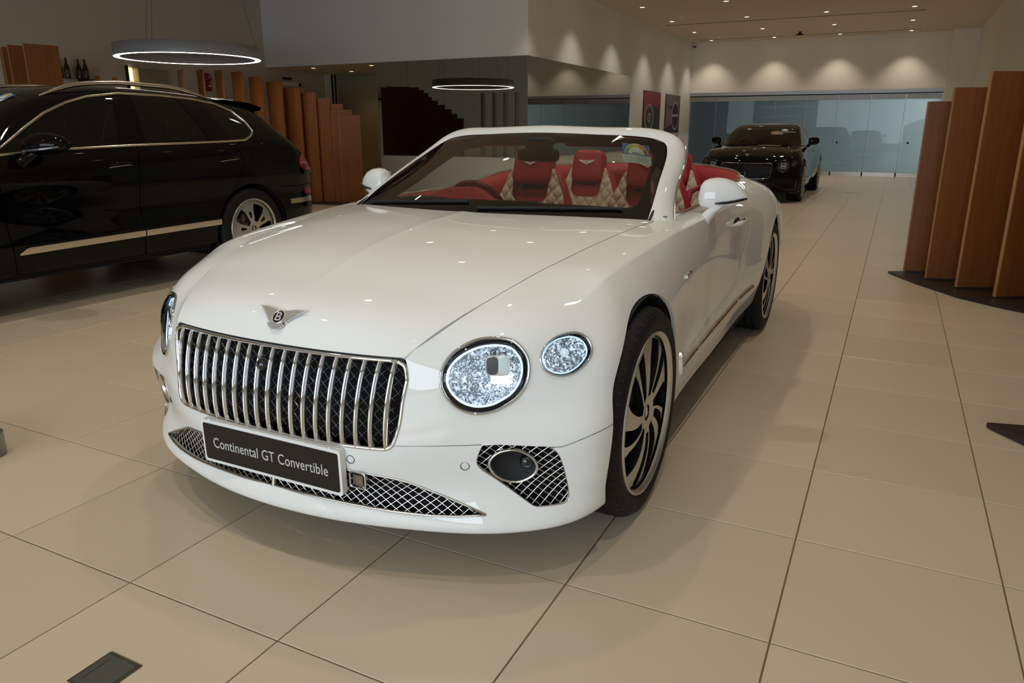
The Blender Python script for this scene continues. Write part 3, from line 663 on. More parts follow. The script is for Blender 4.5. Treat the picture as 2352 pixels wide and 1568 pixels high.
for sgn in (1, -1):
    for c_k in np.arange(-.8, .8, .036):
        pts = []
        for q in np.linspace(-.46, .46, 60):
            z = .56+sgn*(q-c_k)*.95
            if zb+.005 < z < top_z(q)-.004 and abs(q) < .455-.03*(zt-z)/(zt-zb): pts.append(gsurf(q, z))
        if len(pts) > 2: bm_.tube(pts[::2] if len(pts) > 8 else pts, .0026, 4)
m_ = bm_.build('grille_mesh', gloss_black_m, gr); m_['kind'] = 'stuff'
v, f = loft([[gsurf(x, top_z(x)) for x in np.linspace(-.46, .46, 21)], [gsurf(x, .42) for x in np.linspace(-.46, .46, 21)]], False)
MB().add([(a, b+.05, c) for a, b, c in v], f).build('grille_backing', void_m, gr)
MB().lathe([(0, -.012), (.014, -.01), (.02, 0), (.022, .02)], 16, 'y', (-.03, -.80, .635)).build('grille_camera', gloss_black_m, gr)
# ---------------------------------------------------------------- lower mesh grilles
def wires(poly, pitch, slope, off, r, u0, u1, both=True, surf=SB, hole=None):
    fn = sdf(poly); w_ = MB(); hf = sdf(hole) if hole is not None else None
    for sgn in (1, -1):
        for c_k in np.arange(u0-.6, u1+.6, pitch):
            q = np.linspace(u0, u1, 160); z = .22+sgn*(q-c_k)*slope; uv = np.stack([q, z], 1); ins = (fn(uv) > -.002) & (z > .02) & (z < .6)
            if hf is not None: ins = ins & (hf(uv) < 0)
            run = []
            for k_, ok in enumerate(list(ins)+[False]):
                if ok: run.append(uv[k_])
                elif run:
                    if len(run) > 2:
                        P = on(surf, np.array(run[::3]+[run[-1]]), off)
                        for s in ((1, -1) if both else (1,)): w_.tube([mir(p, s) for p in P], r, 4)
                    run = []
    return w_
def backing(poly, off, u0, u1, name, parent, s):
    gg = Sheet.grid(SB, np.linspace(u0, u1, 50), np.linspace(.1, .4, 24)); gg = gg.clip(sdf(poly)(gg.uv)+.008); return sheet_obj(name, gg, void_m, parent, off=off, side=s)
lg = part('lower_grille'); lg['label'] = 'wide chrome diamond mesh under the number plate'
LW = [(max(u, -.02), v) for u, v in LOWG]
ww = wires(LW, .031, .62, -.014, .0021, 0, .69); m_ = ww.build('mesh', chrome_m, lg); m_['kind'] = 'stuff'
backing(LW, -.05, 0, .69, 'backing', lg, 2)
e_ = MB(); Lr = [p for p in LOWG if p[0] > 0]
P = on(SB, np.array(Lr), .001); e_.tube(list(P)+[mir(p, -1) for p in P[::-1]], .0035, 6, closed=True); e_.build('surround', satin_m, lg)
cb = on(SB, [(0, .15), (0, .20), (0, .25)], -.006); MB().tube(cb, .008, 8).build('centre_bar', satin_m, lg)
for s in (1, -1):
    fgp = part('side_intake'); fgp['label'] = 'chrome mesh side intake with an oval black fog lamp'
    f_ = wires(FOG, .034, .66, -.018, .0021, .66, .96, False, hole=ring(FOGR, .97))
    if s < 0: f_.v = [(-x, y, z) for x, y, z in f_.v]; f_.f = [q[::-1] for q in f_.f]
    m_ = f_.build('mesh', chrome_m, fgp); m_['kind'] = 'stuff'
    backing(FOG, -.06, .66, .96, 'backing', fgp, s)
    MB().tube([mir(p, s) for p in on(SB, FOG, -.003)], .003, 6, closed=True).build('surround', satin_m, fgp)
    rg = [[mir(p, s) for p in on(SB, ring(FOGR, k_), o_)] for k_, o_ in ((1.0, -.016), (1.0, -.004), (.94, .0), (.88, -.006), (.84, -.025))]
    v, f = loft(rg); MB().add(v, f if s < 0 else [q[::-1] for q in f], True).build('fog_ring', chrome_m, fgp)
    rg = [[mir(p, s) for p in on(SB, ring(FOGR, k_), o_)] for k_, o_ in ((.86, -.02), (.6, -.034), (.3, -.04), (.02, -.042))]
    v, f = loft(rg); MB().add(v, f if s < 0 else [q[::-1] for q in f], True).build('fog_bowl', matt_black_m, fgp)
    c_ = on(SB, [(.825, .275)], -.03)[0]
    b_ = MB(); v, f = pillow(.021, .021, .021, 1, 12); b_.add([(x+c_[0]*s, y+c_[1], z+c_[2]) for x, y, z in v], f, True); b_.build('fog_lens', gloss_black_m, fgp)
    for uv in ((.3013, .2872), (.6397, .2785)):
        p = on(SB, [uv], .0008)[0]; n = SB.nrm(np.array([uv[0]]), np.array([uv[1]]))[0]; M = frame_mat(mir(p, s), np.cross(mir(n, s), (0, 0, 1)), (0, 0, 1))
        P = [M @ Vector((.0125*math.cos(a), .0125*math.sin(a), 0)) for a in np.linspace(0, 2*math.pi, 24, endpoint=False)]
        MB().tube(P, .0011, 4, closed=True).build('parking_sensor', gap_m, HC)
# chrome-framed radar sensor in the lower mesh
p = on(SB, [(.318, .222)], .008)[0]; rs = part('radar_sensor')
MB().box((p[0]-.026, p[1]-.003, p[2]-.024), (p[0]+.026, p[1]+.02, p[2]+.024), .008).build('housing', mat('smoke_chrome', (.35, .36, .38), .12, 1), rs)
fr_ = [(p[0]+a*.028, p[1]-.004, p[2]+b*.025) for a, b in rounded([(-1, -1), (1, -1), (1, 1), (-1, 1)], .4)]; MB().tube(fr_, .003, 6, closed=True).build('frame', chrome_m, rs)
# ---------------------------------------------------------------- head lamps
crys_m = mat('lit_crystal_reflector', (.30, .33, .37), .10, .9)
vor = nd(crys_m, 'ShaderNodeTexVoronoi'); vor.inputs['Scale'].default_value = 170; tcn = nd(crys_m, 'ShaderNodeTexCoord'); ln(crys_m, tcn, 'Object', vor, 'Vector')
add_bump(crys_m, vor, 'Distance', .9, .006)
nz = nd(crys_m, 'ShaderNodeTexNoise'); nz.inputs['Scale'].default_value = 40; nz.inputs['Detail'].default_value = 4; ln(crys_m, tcn, 'Object', nz, 'Vector')
mlt = nd(crys_m, 'ShaderNodeMath', operation='MULTIPLY'); ln(crys_m, vor, 'Color', mlt, 0); ln(crys_m, nz, 'Fac', mlt, 1)
rmp = nd(crys_m, 'ShaderNodeMapRange'); rmp.inputs[1].default_value = .20; rmp.inputs[2].default_value = .50; rmp.inputs[3].default_value = .015; rmp.inputs[4].default_value = .95; ln(crys_m, mlt, 0, rmp, 0); ln(crys_m, rmp, 0, bsdf(crys_m), 'Emission Strength'); bsdf(crys_m).inputs['Emission Color'].default_value = (.72, .86, 1, 1)
drl_m = mat('daytime_ring_light', (.7, .85, 1), .3, emit=(.50, .75, 1), es=1.3)
led_m = mat('led_block', (1, 1, 1), .3, emit=(.85, .94, 1), es=5.0)
proj_m = mat('projector_lens', (.03, .04, .055), .03, coat=1)
proj2_m = mat('projector_lens_lit', (.45, .55, .56), .05, coat=1, emit=(.6, .75, .76), es=.35)
def lamp(poly, s, big):
    t = part('headlamp' if big else 'outer_lamp'); t['label'] = 'lit round main headlamp with chrome bezel' if big else 'lit small outer headlamp with chrome bezel'
    L = lambda k_, o_: [mir(p, s) for p in on(SB, ring(poly, k_), o_)]
    def band(name, ks, m):
        v, f = loft([L(*q) for q in ks]); MB().add(v, f if s < 0 else [q[::-1] for q in f], True).build(name, m, t)
    d = 1 if big else .7
    band('bezel', ((1.012, -.012), (1.012, .001), (.99, .006), (.965, .006), (.945, .001)), chrome_m)
    band('dark_ring', ((.955, .002), (.93, -.002), (.85, -.012*d), (.80, -.02*d)), gloss_black_m)
    band('ring_light', ((.865, -.011*d), (.84, -.009*d), (.815, -.012*d)), drl_m)
    c0 = np.mean(poly, 0)
    rr = [(.82, -.014), (.72, -.032), (.58, -.05), (.42, -.06), (.25, -.066), (.02, -.068)]
    v, f = loft([L(k_, o_*d) for k_, o_ in rr]); MB().add(v, f if s < 0 else [q[::-1] for q in f]).build('reflector', crys_m, t)
    band('lens', ((.95, .001), (.9, .006), (.7, .011*d), (.4, .014*d), (.02, .015*d)), clear_m)
    if big:
        c = (c0[0]+.032, c0[1]+.016); n = SB.nrm(np.array([c[0]]), np.array([c[1]]))[0]; p = on(SB, [c], -.022)[0]
        n = n*.62+np.array([.06, -.38, .0]); n[2] *= .4; M = frame_mat(mir(p, s), mir(np.cross((0, 0, 1), n), s)*s*-1*(-1), (0, 0, 1))
        if M.to_3x3().col[2].y > 0: M = frame_mat(mir(p, s), -mir(np.cross((0, 0, 1), n), s)*s, (0, 0, 1))
        def plate(name, args, m, z0, z1, r_=.012):
            pr = rounded([(args[0], args[2]), (args[1], args[2]), (args[1], args[3]), (args[0], args[3])], r_)
            MB().prism([tuple(q) for q in pr], z0, z1, M).build(name, m, t)
        sx = 1
        plate('projector_housing', (-.036, .036, -.031, .031), satin_m, -.03, .001, .02)
        plate('projector_lens', (-.032, .002, -.027, .027), proj_m, -.02, .004, .016)
        plate('projector_lens', (.003, .031, -.027, .027), proj2_m, -.02, .004, .012)
        plate('led_block', (-.02, .036, -.055, -.036), led_m, -.02, .0, .003)
    else:
        p = on(SB, [c0+np.array([.004, .006])], -.02)[0]; v, f = pillow(.013, .013, .013, 1, 10)
        MB().add([(x+p[0]*s, y+p[1], z+p[2]) for x, y, z in v], f, True).build('bulb_lens', mat('bulb_glass', (.5, .52, .55), .1, .6, emit=(.8, .9, 1), es=.5), t)
for s in (1, -1): lamp(LAMP, s, True); lamp(SMALL, s, False)
# ---------------------------------------------------------------- number plate
pl = part('number_plate'); pl['label'] = 'black plate reading Continental GT Convertible'
PM = frame_mat((0, -.836, .353), (1, 0, 0), (0, -.02, 1))
pm = Matrix(PM)
out = rounded([(-.285, -.074), (.285, -.074), (.285, .074), (-.285, .074)], .012)
MB().prism([tuple(q) for q in out], -.022, 0, pm).build('plate_holder', paint_m, pl)
inn = rounded([(-.276, -.063), (.276, -.063), (.276, .063), (-.276, .063)], .008)
MB().prism([tuple(q) for q in inn], 0, .002, pm).build('plate_face', mat('plate_black', (.010, .009, .008), .2), pl)
text('plate_lettering', 'Continental GT Convertible', .050, pm @ Matrix.Translation((0, -.002, .0024)), mat('plate_grey', (.55, .55, .55), .4), pl, .0004, sx=.80)
# ---------------------------------------------------------------- winged badge on the nose
def badge(M, sc, parent, m, dark, lname='wing_badge', ribs=True):
    bd = part(lname, parent); S_ = Matrix.Scale(sc, 4); M = M @ S_
    for s in (1, -1):
        wing = MB(); N = 11
        for k_ in range(N):                                           # feathers fan out from the disc, the top one longest
            a0, a1 = k_/N, (k_+.78)/N
            def edge(a): return (.20+.02*a)*s, .24-.44*a
            def tip(a): return (1.0-.62*a**.9)*s, .34-.10*a-.42*a**1.2
            p0, p1, q0, q1 = edge(a0), edge(a1), tip(a0), tip(a1); mid = lambda p, q, d: ((p[0]+q[0])/2, (p[1]+q[1])/2+d)
            q = [p0, mid(p0, q0, .035), q0, (q1[0]-.03*s, q1[1]), mid(p1, q1, .035), p1]
            wing.prism(q if s < 0 else q[::-1], 0, .05+.05*(1-a0), M)
        wing.build('wing', m, bd)
    tail = MB(); N = 9
    for k_ in range(N):
        a0, a1 = math.pi*(1.16+.68*k_/N), math.pi*(1.16+.68*(k_+.8)/N); c_ = lambda a, r_: (r_*math.cos(a)*.92, -.06+r_*math.sin(a)*.86)
        tail.prism([c_(a0, .22), c_(a0, .46), c_(a1, .46), c_(a1, .22)], 0, .05, M)
    tail.build('tail', m, bd)
    MB().prism([(.25*math.cos(a), .25*math.sin(a)) for a in np.linspace(0, 2*math.pi, 28, endpoint=False)], 0, .07, M).build('disc', dark, bd)
    P = [M @ Vector((.245*math.cos(a), .245*math.sin(a), .07)) for a in np.linspace(0, 2*math.pi, 28, endpoint=False)]; MB().tube(P, .022*sc, 6, closed=True).build('disc_ring', m, bd)
    text('letter', 'B', .46, M @ Matrix.Translation((0, -.005, .075)), white_l, bd, .012, sx=1.1)
    return bd
white_l = mat('letter_silver', (.85, .85, .85), .25, .6)
bu = None
qv = np.linspace(0, hu, 400); PP = SH_.pts(qv, np.full(400, hv_-.0001)); bi = int(np.argmin(np.abs(PP[:, 1]+.735)))
bn = SH_.nrm(qv[bi:bi+1], np.array([hv_-.01]))[0]; bp = PP[bi]+bn*.004
badge(frame_mat(bp, (1, 0, 0), np.cross(bn, (1, 0, 0))), .092, HC, mat('badge_silver', (.78, .78, .77), .28, .85), gloss_black_m)
# ---------------------------------------------------------------- bright trim low on the flanks
for s in (1, -1):
    for u0, u1 in ((1.985, 2.264), (2.272, 3.225), (3.232, 3.70)):
        st = Sheet.grid(SB, np.linspace(u0, u1, 40), np.linspace(.250, .278, 6)); MB().tube([mir(p, s) for p in on(SB, [(u, .264) for u in np.linspace(u0, min(u1, 3.66), 30)], .001)], [.004]+[.0115]*28+[.004], 10).build('flank_trim', chrome_m, HC)
    hk = Sheet.grid(SB, np.linspace(1.955, 2.03, 10), np.linspace(.225, .335, 16)).clip(sdf(rounded([(1.962, .228), (2.025, .25), (2.0, .285), (1.975, .33), (1.957, .325)], .01))(Sheet.grid(SB, np.linspace(1.955, 2.03, 10), np.linspace(.225, .335, 16)).uv))
    sheet_obj('fender_vent_trim', hk, chrome_m, HC, off=.007, rim=.008, side=s)
    p = on(SB, [(2.011, .566)], .004)[0]
    b_ = MB().box((-.003, -.045, -.009), (.004, .0, .009), .003).box((-.003, .012, -.013), (.005, .042, .013), .004); o = b_.build('fender_emblem', chrome_m, HC); o.location = mir(p, s)
    # door handle: scooped bowl, bar and chrome cap
    hp = on(SB, [(3.06, .615)], .0)[0]; dh = part('door_handle'); dh.location = mir(hp, s)
    v, f = pillow(.012, .085, .022, .8, 14); MB().add([(x*1, y, z) for x, y, z in v], f, True).build('bowl', gap_m, dh).location = (-.006*s, 0, 0)
    hb = MB(); hb.tube([(.006*s, -.12, -.004), (.026*s, -.08, 0), (.032*s, 0, .004), (.026*s, .075, .006), (.008*s, .11, .006)], [.006, .013, .015, .014, .007], 10); hb.build('bar', paint_m, dh)
    MB().tube([(.020*s, -.085, .011), (.036*s, 0, .016), (.022*s, .08, .017)], [.004, .008, .004], 8).build('chrome_cap', chrome_m, dh)
    # door mirror
    mt = part('door_mirror'); prof = []
    tx = [.860, .866, .878, .900, .93, .965, 1.0, 1.03, 1.05, 1.061, 1.066]; tt = [1.070, 1.098, 1.112, 1.122, 1.125, 1.121, 1.108, 1.086, 1.063, 1.045, 1.034]; tb = [1.015, 1.0, .992, .988, .987, .991, .999, 1.010, 1.019, 1.025, 1.030]; td = [.035, .05, .06, .068, .07, .068, .062, .05, .036, .02, .006]
    for x, zt_, zb_, dd in zip(tx, tt, tb, td):
        cz, cyy = 1.030+(x-.86)*.03, 1.03+(x-.86)*.28
        prof.append([(x*s, cyy+dd*math.copysign(abs(math.cos(a))**.75, math.cos(a)), cz+((zt_-cz)*abs(math.sin(a))**.8 if math.sin(a) > 0 else -(cz-zb_)*abs(math.sin(a))**.6)) for a in np.linspace(0, 2*math.pi, 32, endpoint=False)])
    v, f = loft(prof); n_ = len(tx); f += [list(range(32)), list(range((n_-1)*32, n_*32))[::-1]]
    if s > 0: f = [q[::-1] for q in f]
    MB().add(v, f, True).build('mirror_shell', paint_m, mt)
    ft = [[((a+b*.5)*s, 1.0+c_+d_*.5, z) for a, d_ in ((-.005, -.085), (.03, -.085), (.045, 0), (.03, .085), (-.005, .085), (-.02, 0))] for b, c_, z, in ((1.742, -.03, .915), (1.765, -.012, .945), (1.80, .005, .975), (1.85, .02, .998), (1.90, .025, 1.006))]
    v, f = loft(ft); MB().add(v, [q[::-1] for q in f] if s > 0 else f, True).build('mirror_foot', paint_m, mt)
    ind = [(x*s, y, z) for x, y, z in ((.938, .975, 1.016), (.985, .988, 1.020), (1.02, 1.010, 1.026), (1.045, 1.036, 1.032), (1.060, 1.062, 1.035))]
    MB().tube(ind, [.004, .0065, .0065, .0065, .004], 8).build('mirror_indicator', gloss_black_m, mt)
    MB().box((.885 if s > 0 else -1.04, 1.10, 1.0), (1.04 if s > 0 else -.885, 1.104, 1.105), .0).build('mirror_glass', mat('mirror_silver', (.8, .8, .8), .02, 1), mt)
    # quarter light post at the front of the door window
    MB().tube([(.80*s, .80, .965), (.745*s, 1.02, 1.09)], .009, 6).build('window_post', gloss_black_m, HC)
    wg = [(.80*s, .78, .97), (.805*s, 1.0, .975), (.742*s, 1.1, 1.09)]
# ---------------------------------------------------------------- wheels
tyre_b = nd(rubber_m, 'ShaderNodeTexNoise'); tyre_b.inputs['Scale'].default_value = 60; add_bump(rubber_m, tyre_b, 'Fac', .1, .002)
machined_m = mat('machined_alloy', (.66, .65, .63), .36, 1)
silver_m = mat('silver_alloy', (.55, .54, .52), .28, .9)
dark_alloy_m = mat('black_alloy', (.012, .012, .013), .15, coat=.5)
disc_m = mat('brake_disc', (.32, .31, .30), .35, 1)
def wheel(parent, loc, s, r_t=.374, w=.285, r_r=.288, style='turbine', face=None, pocket=None, rot=0.0, label=None):
    """tyre, barrel and a spoked face; s is the side the face looks to (+x or -x)"""
    t = part('wheel', parent); t.location = loc
    if label: t['label'] = label
    h = w/2; ri = r_r
    prof = [(ri-.012, -h*.86), (ri+.012, -h*.96), (ri+(r_t-ri)*.5, -h), (r_t-.022, -h*.95), (r_t-.006, -h*.80), (r_t, -h*.62)]
    for g0 in (-.5, -.17, .17, .5):
        prof += [(r_t, h*(g0-.05)), (r_t-.007, h*(g0-.045)), (r_t-.007, h*(g0+.045)), (r_t, h*(g0+.05))]
    prof += [(r_t, h*.62), (r_t-.006, h*.80), (r_t-.022, h*.95), (ri+(r_t-ri)*.5, h), (ri+.012, h*.96), (ri-.012, h*.86)]
    ty = MB().lathe([(a, b*s) for a, b in prof], 72, 'x')
    for k in range(60):                                               # shoulder blocks
        a = 2*math.pi*k/60
        for e_ in (1, -1):
            c, n_2 = math.cos(a), math.sin(a); x0, x1 = e_*h*.66, e_*h*.93; r0, r1 = r_t-.002, r_t-.018
            da = .011; q = []
            for (xx, rr) in ((x0, r0+.003), (x1, r1+.003)):
                for d in (-da, da): q.append((xx, rr*math.cos(a+d+(.02 if xx == x1 else 0)), rr*math.sin(a+d+(.02 if xx == x1 else 0))))
            ty.add(q, [[0, 1, 3, 2], [2, 3, 1, 0]])
    ty.build('tyre', rubber_m, t)
    MB().lathe([(ri-.008, h*.80*s), (ri-.022, h*.72*s), (ri-.03, .03*s), (ri-.035, -h*.8*s)], 64, 'x').build('barrel', pocket or dark_alloy_m, t)
    MB().lathe([(ri+.003, h*.93*s), (ri+.001, h*.985*s), (ri-.006, h*.98*s), (ri-.014, h*.86*s)], 72, 'x').build('rim_lip', face or machined_m, t)
    MB().lathe([(.02, .012*s), (.19, .012*s), (.19, -.012*s), (.02, -.012*s)], 48, 'x').build('brake_disc', disc_m, t)
    R0 = ri-.006; A = 2*math.pi
    def fn(rr, aa): return (s*(h*.86+.012*np.sin(np.clip(rr/R0, 0, 1)*math.pi)-.012*(rr/R0)**3), rr*np.cos(aa), -s*rr*np.sin(aa))
    sf = Fn(fn); gd = Sheet.grid(sf, np.linspace(.03, R0, 46), np.linspace(0, A, 181))
    rr, aa = gd.uv[:, 0], gd.uv[:, 1]
    if style == 'turbine':
        cut = np.full(len(rr), -1.0)
        for k in range(10):
            wide = k % 2; c = A*k/10+rot+(.05 if wide else -.05)+1.9*(rr/R0-.25)*.24
            dd = np.abs((aa-c+math.pi) % A-math.pi)*rr
            w0 = np.interp(rr, [.05, .09, .14, .20, .25], [.010, .021 if wide else .016, .038 if wide else .022, .054 if wide else .029, .050 if wide else .030])
            gk = np.minimum(w0-dd, np.minimum(rr-(.062 if wide else .075), (.264 if wide else .272)-rr)); cut = np.maximum(cut, gk)
        gd = gd.clip(-cut)
    elif style == 'five':
        cut = np.full(len(rr), -1.0)
        for k in range(5):
            c = A*k/5+rot; dd = np.abs((aa-c+math.pi) % A-math.pi)*rr
            w0 = np.interp(rr, [.05, .10, .18, .24], [.010, .030, .060, .070]); cut = np.maximum(cut, np.minimum(w0-dd, np.minimum(rr-.07, .238-rr)))
            c = A*(k+.5)/5+rot; dd = np.abs((aa-c+math.pi) % A-math.pi)*rr
            w0 = np.interp(rr, [.10, .17], [.006, .018]); cut = np.maximum(cut, np.minimum(w0-dd, np.minimum(rr-.105, .17-rr)))
        gd = gd.clip(-cut)
    elif style == 'many':
        cut = np.full(len(rr), -1.0)
        for k in range(16):
            c = A*k/16+rot; dd = np.abs((aa-c+math.pi) % A-math.pi)*rr; w0 = np.interp(rr, [.05, .26], [.006, .036]); cut = np.maximum(cut, np.minimum(w0-dd, np.minimum(rr-.07, .255-rr)))
        gd = gd.clip(-cut)
    V_, F_, N_ = sheet_data(gd, 0, 0, flip=False)
    if np.mean(N_[:, 0])*s < 0: V_, F_, N_ = sheet_data(gd, 0, 0, flip=True)
    mk('wheel_face', V_, F_, face or machined_m, t, True, N_)
    edge = {}
    for f in F_:
        for a, b in zip(f, f[1:]+f[:1]): edge[(a, b)] = 1
    wv, wf = [], []
    for (a, b) in edge:
        if (b, a) in edge: continue
        p, q = V_[a], V_[b]; k = len(wv); back = np.array([-s*.032, 0, 0])
        rp, rq = np.hypot(p[1], p[2]), np.hypot(q[1], q[2])
        if min(rp, rq) > R0-.001 or abs(p[1]-p[1]) > 1: pass
        wv += [p, q, q*[1, .985, .985]+back, p*[1, .985, .985]+back]; wf.append([k, k+1, k+2, k+3])
    mk('spoke_sides', wv, wf, pocket or dark_alloy_m, t)
    hc = MB().lathe([(.0, h*.87*s), (.030, h*.87*s), (.036, h*.84*s), (.037, h*.7*s)], 28, 'x'); hc.build('hub_cap', gloss_black_m, t)
    MB().lathe([(.029, h*.872*s), (.034, h*.875*s), (.039, h*.85*s), (.040, h*.75*s)], 28, 'x').build('hub_ring', chrome_m, t)
    text('hub_letter', 'B', .05, frame_mat((h*.875*s, 0, 0), (0, s, 0), (0, 0, 1)), white_l, t, .0006)
    return t
def arch_liner(parent, y0, s, r=.415, x0=.52, x1=.935, z0=.372, cx=0):
    L = MB(); a = np.linspace(R(-28), R(208), 30)
    lo = [(s*x1, y0+r*math.cos(q), z0+r*math.sin(q)) for q in a]; li = [(s*x0, y0+r*math.cos(q), z0+r*math.sin(q)) for q in a]
    v, f = loft([lo, li], False); L.add(v, f, True); L.add(li, [list(range(len(li)))]); return L.build('arch_liner', void_m, parent)
for s in (1, -1):
    for y0 in (0, 2.851):
        wheel(HC, (s*(.836 if y0 == 0 else .832), y0, .374), s, rot=.35 if y0 == 0 else .8, w=.272, label='turbine alloy wheel with black pockets')
        arch_liner(HC, y0, s)
_lip = [(x, y+.03) for x, y, z in on(SB, [(u, .012) for u in np.linspace(0, 1.04, 30)])]
MB().prism([(-x*.97, y) for x, y in _lip[:0:-1]]+[(x*.97, y) for x, y in _lip]+[(.55, -.2), (-.55, -.2)], .184, .20).box((-.52, -.45, .16), (.52, 3.6, .22)).box((-.88, .45, .18), (.88, 2.42, .24)).box((-.80, 3.25, .30), (.80, 3.7, .34)).build('underbody', void_m, HC)
# ---------------------------------------------------------------- cockpit of the convertible
rimP = [(0,3.38,1.08),(.2,3.33,1.08),(.38,3.17,1.08),(.52,2.97,1.075),(.64,2.78,1.072),(.73,2.58,1.066),(.785,2.40,1.055),(.80,2.1,1.022),(.80,1.9,1.003),(.807,1.5,.979),(.812,1.1,.974),(.80,.76,.966)]
net = []
for x, y, z in rimP:
    d = np.array([-x, 2.3-y]) if y > 2.4 else np.array([-1.0, 0]); d = d/np.linalg.norm(d)
    net.append([(x+d[0]*a if x > 0 or d[0] == 0 else 0, y+d[1]*a, zz) for a, zz in ((0, z), (.02, z+.001), (.05, z-.012), (.07, z-.05), (.085, z-.17), (.07, z-.36), (.10, .27))])
SC = Surf(net, .004, .004); cg = Sheet.grid(SC, np.linspace(0, SC.tc[-1], 80), np.linspace(0, SC.tr[-1], 30))
up, dn = cg.split(lambda x: .30-x[:, 1])
sheet_obj('cabin_lining', up, red_m, HC, flip=True, side=2)
sheet_obj('cabin_lining', dn, red_m, HC, flip=True, side=2)
for s in (1, -1):
    P = on(SC, [(u, .33) for u in np.linspace(SC.tc[6], SC.tc[-1]-.25, 24)], -.006); MB().tube([mir(p, s) for p in P], .012, 6).build('door_inlay', chrome_m, HC)
    P = on(SC, [(u, .44) for u in np.linspace(SC.tc[7], SC.tc[-1]-.15, 24)], -.012); MB().tube([mir(p, s) for p in P], .035, 8).build('door_armrest', cream_m, HC)
P = on(SC, [(u, .16) for u in np.linspace(-SC.tc[3], SC.tc[3], 30)], -.003); MB().tube(P, .004, 4).build('lining_seam', mat('dark_red_seam', (.11, .006, .01), .6), HC)
bx = MB().box((-.42, 2.78, .86), (.42, 2.95, .935), .02); bx.build('rear_shelf', cream_m, HC)
MB().box((-.75, .5, .24), (.75, 3.25, .275)).build('cabin_floor', mat('dark_red_carpet', (.08, .008, .012), .9), HC)
MB().box((-.11, 1.1, .27), (.11, 2.75, .62), .04).build('centre_console', red_m, HC)
# dashboard with the instrument hood
loops = []
for x in np.linspace(-.76, .76, 61):
    b = math.exp(-((x+.37)/.17)**4); e = 1-(abs(x)/.76)**6*.25
    loops.append([(x, y, (z-.6)*e+.6) for y, z in ((.56+.12*(x/.76)**2, .93), (.68, .966), (.80, .978+.012*b), (.92, .985+.05*b), (1.0, .980+.065*b), (1.06, .962+.055*b), (1.09, .925+.02*b), (1.09, .85), (1.04, .72), (1.0, .5))])
v, f = loft(loops, False); MB().add(v, [q[::-1] for q in f], True).build('dashboard', red_m, HC)
v, f = pillow(.16, .10, .022, .7, 12); MB().add([(x-.47, y+.80, z+.985) for x, y, z in v], f, True).build('instrument_cowl', matt_black_m, HC)
MB().box((-.70, .50, .955), (.70, .70, .967), .004).build('demister_panel', matt_black_m, HC)
MB().box((-.10, .74, .975), (.10, .96, .992), .008).build('dash_speaker', matt_black_m, HC)
sw = part('steering_wheel'); C0 = Vector((-.37, 1.17, .905)); ax = Vector((0, .90, .42)).normalized(); e1 = Vector((1, 0, 0)); e2 = ax.cross(e1)
P = [C0+e1*.168*math.cos(a)+e2*.168*math.sin(a) for a in np.linspace(0, 2*math.pi, 48, endpoint=False)]
MB().tube(P, .017, 10, closed=True).build('wheel_rim', mat('dark_red_rim', (.17, .010, .016), .4), sw)
sp = MB()
for a in (0, math.pi, math.pi*1.5): sp.tube([C0+(e1*math.cos(a)+e2*math.sin(a))*r_ for r_ in (.03, .17)], .014, 6)
sp.build('wheel_spokes', satin_m, sw); v, f = pillow(.07, .03, .06, .8, 12); MB().add([tuple(C0+Vector(q)) for q in v], f, True).build('wheel_boss', red_m, sw)
for s in (1, -1): MB().tube([C0+e1*.06*s, C0+e1*.15*s+e2*(-.06)-ax*.03], .006, 6).build('column_stalk', gloss_black_m, sw)
rv = part('rear_view_mirror')
v, f = pillow(.115, .018, .033, .45, 14); MB().add([(x+.005, y+1.13, z+1.205) for x, y, z in v], f, True).build('mirror_case', matt_black_m, rv)
v, f = pillow(.085, .05, .042, .6, 12); MB().add([(x*(1.1 if z > 0 else .8)+.02, y+1.11-z*.3, z+1.252) for x, y, z in v], f, True).build('sensor_housing', matt_black_m, rv)
for s in (1, -1):
    v, f = pillow(.17, .045, .012, .4, 12); MB().add([(x+.27*s, y*1.0+1.27, z+1.268+.28*(y)) for x, y, z in v], f, True).build('sun_visor', red_m, HC)
# leather lining inside the pillars and header
lin_m = mat('dark_red_lining', (.085, .022, .022), .7)
for s in (1, -1):
    P = [mir(p, s)+np.array([-.050*s*min(1, 2.5*(1-t)+.2), .055, -.030]) for t, p in zip(np.linspace(0, 1, 26), SF.pts(np.linspace(fu*.34, fu*.93, 26), np.zeros(26)))]
    MB().tube(P, [.035]*26, 8).build('pillar_lining', lin_m, HC)
P = SF.pts(np.linspace(-fu*.36, fu*.36, 30), np.zeros(30))+np.array([0, .06, -.022]); MB().tube(P, .028, 8).build('header_lining', lin_m, HC)
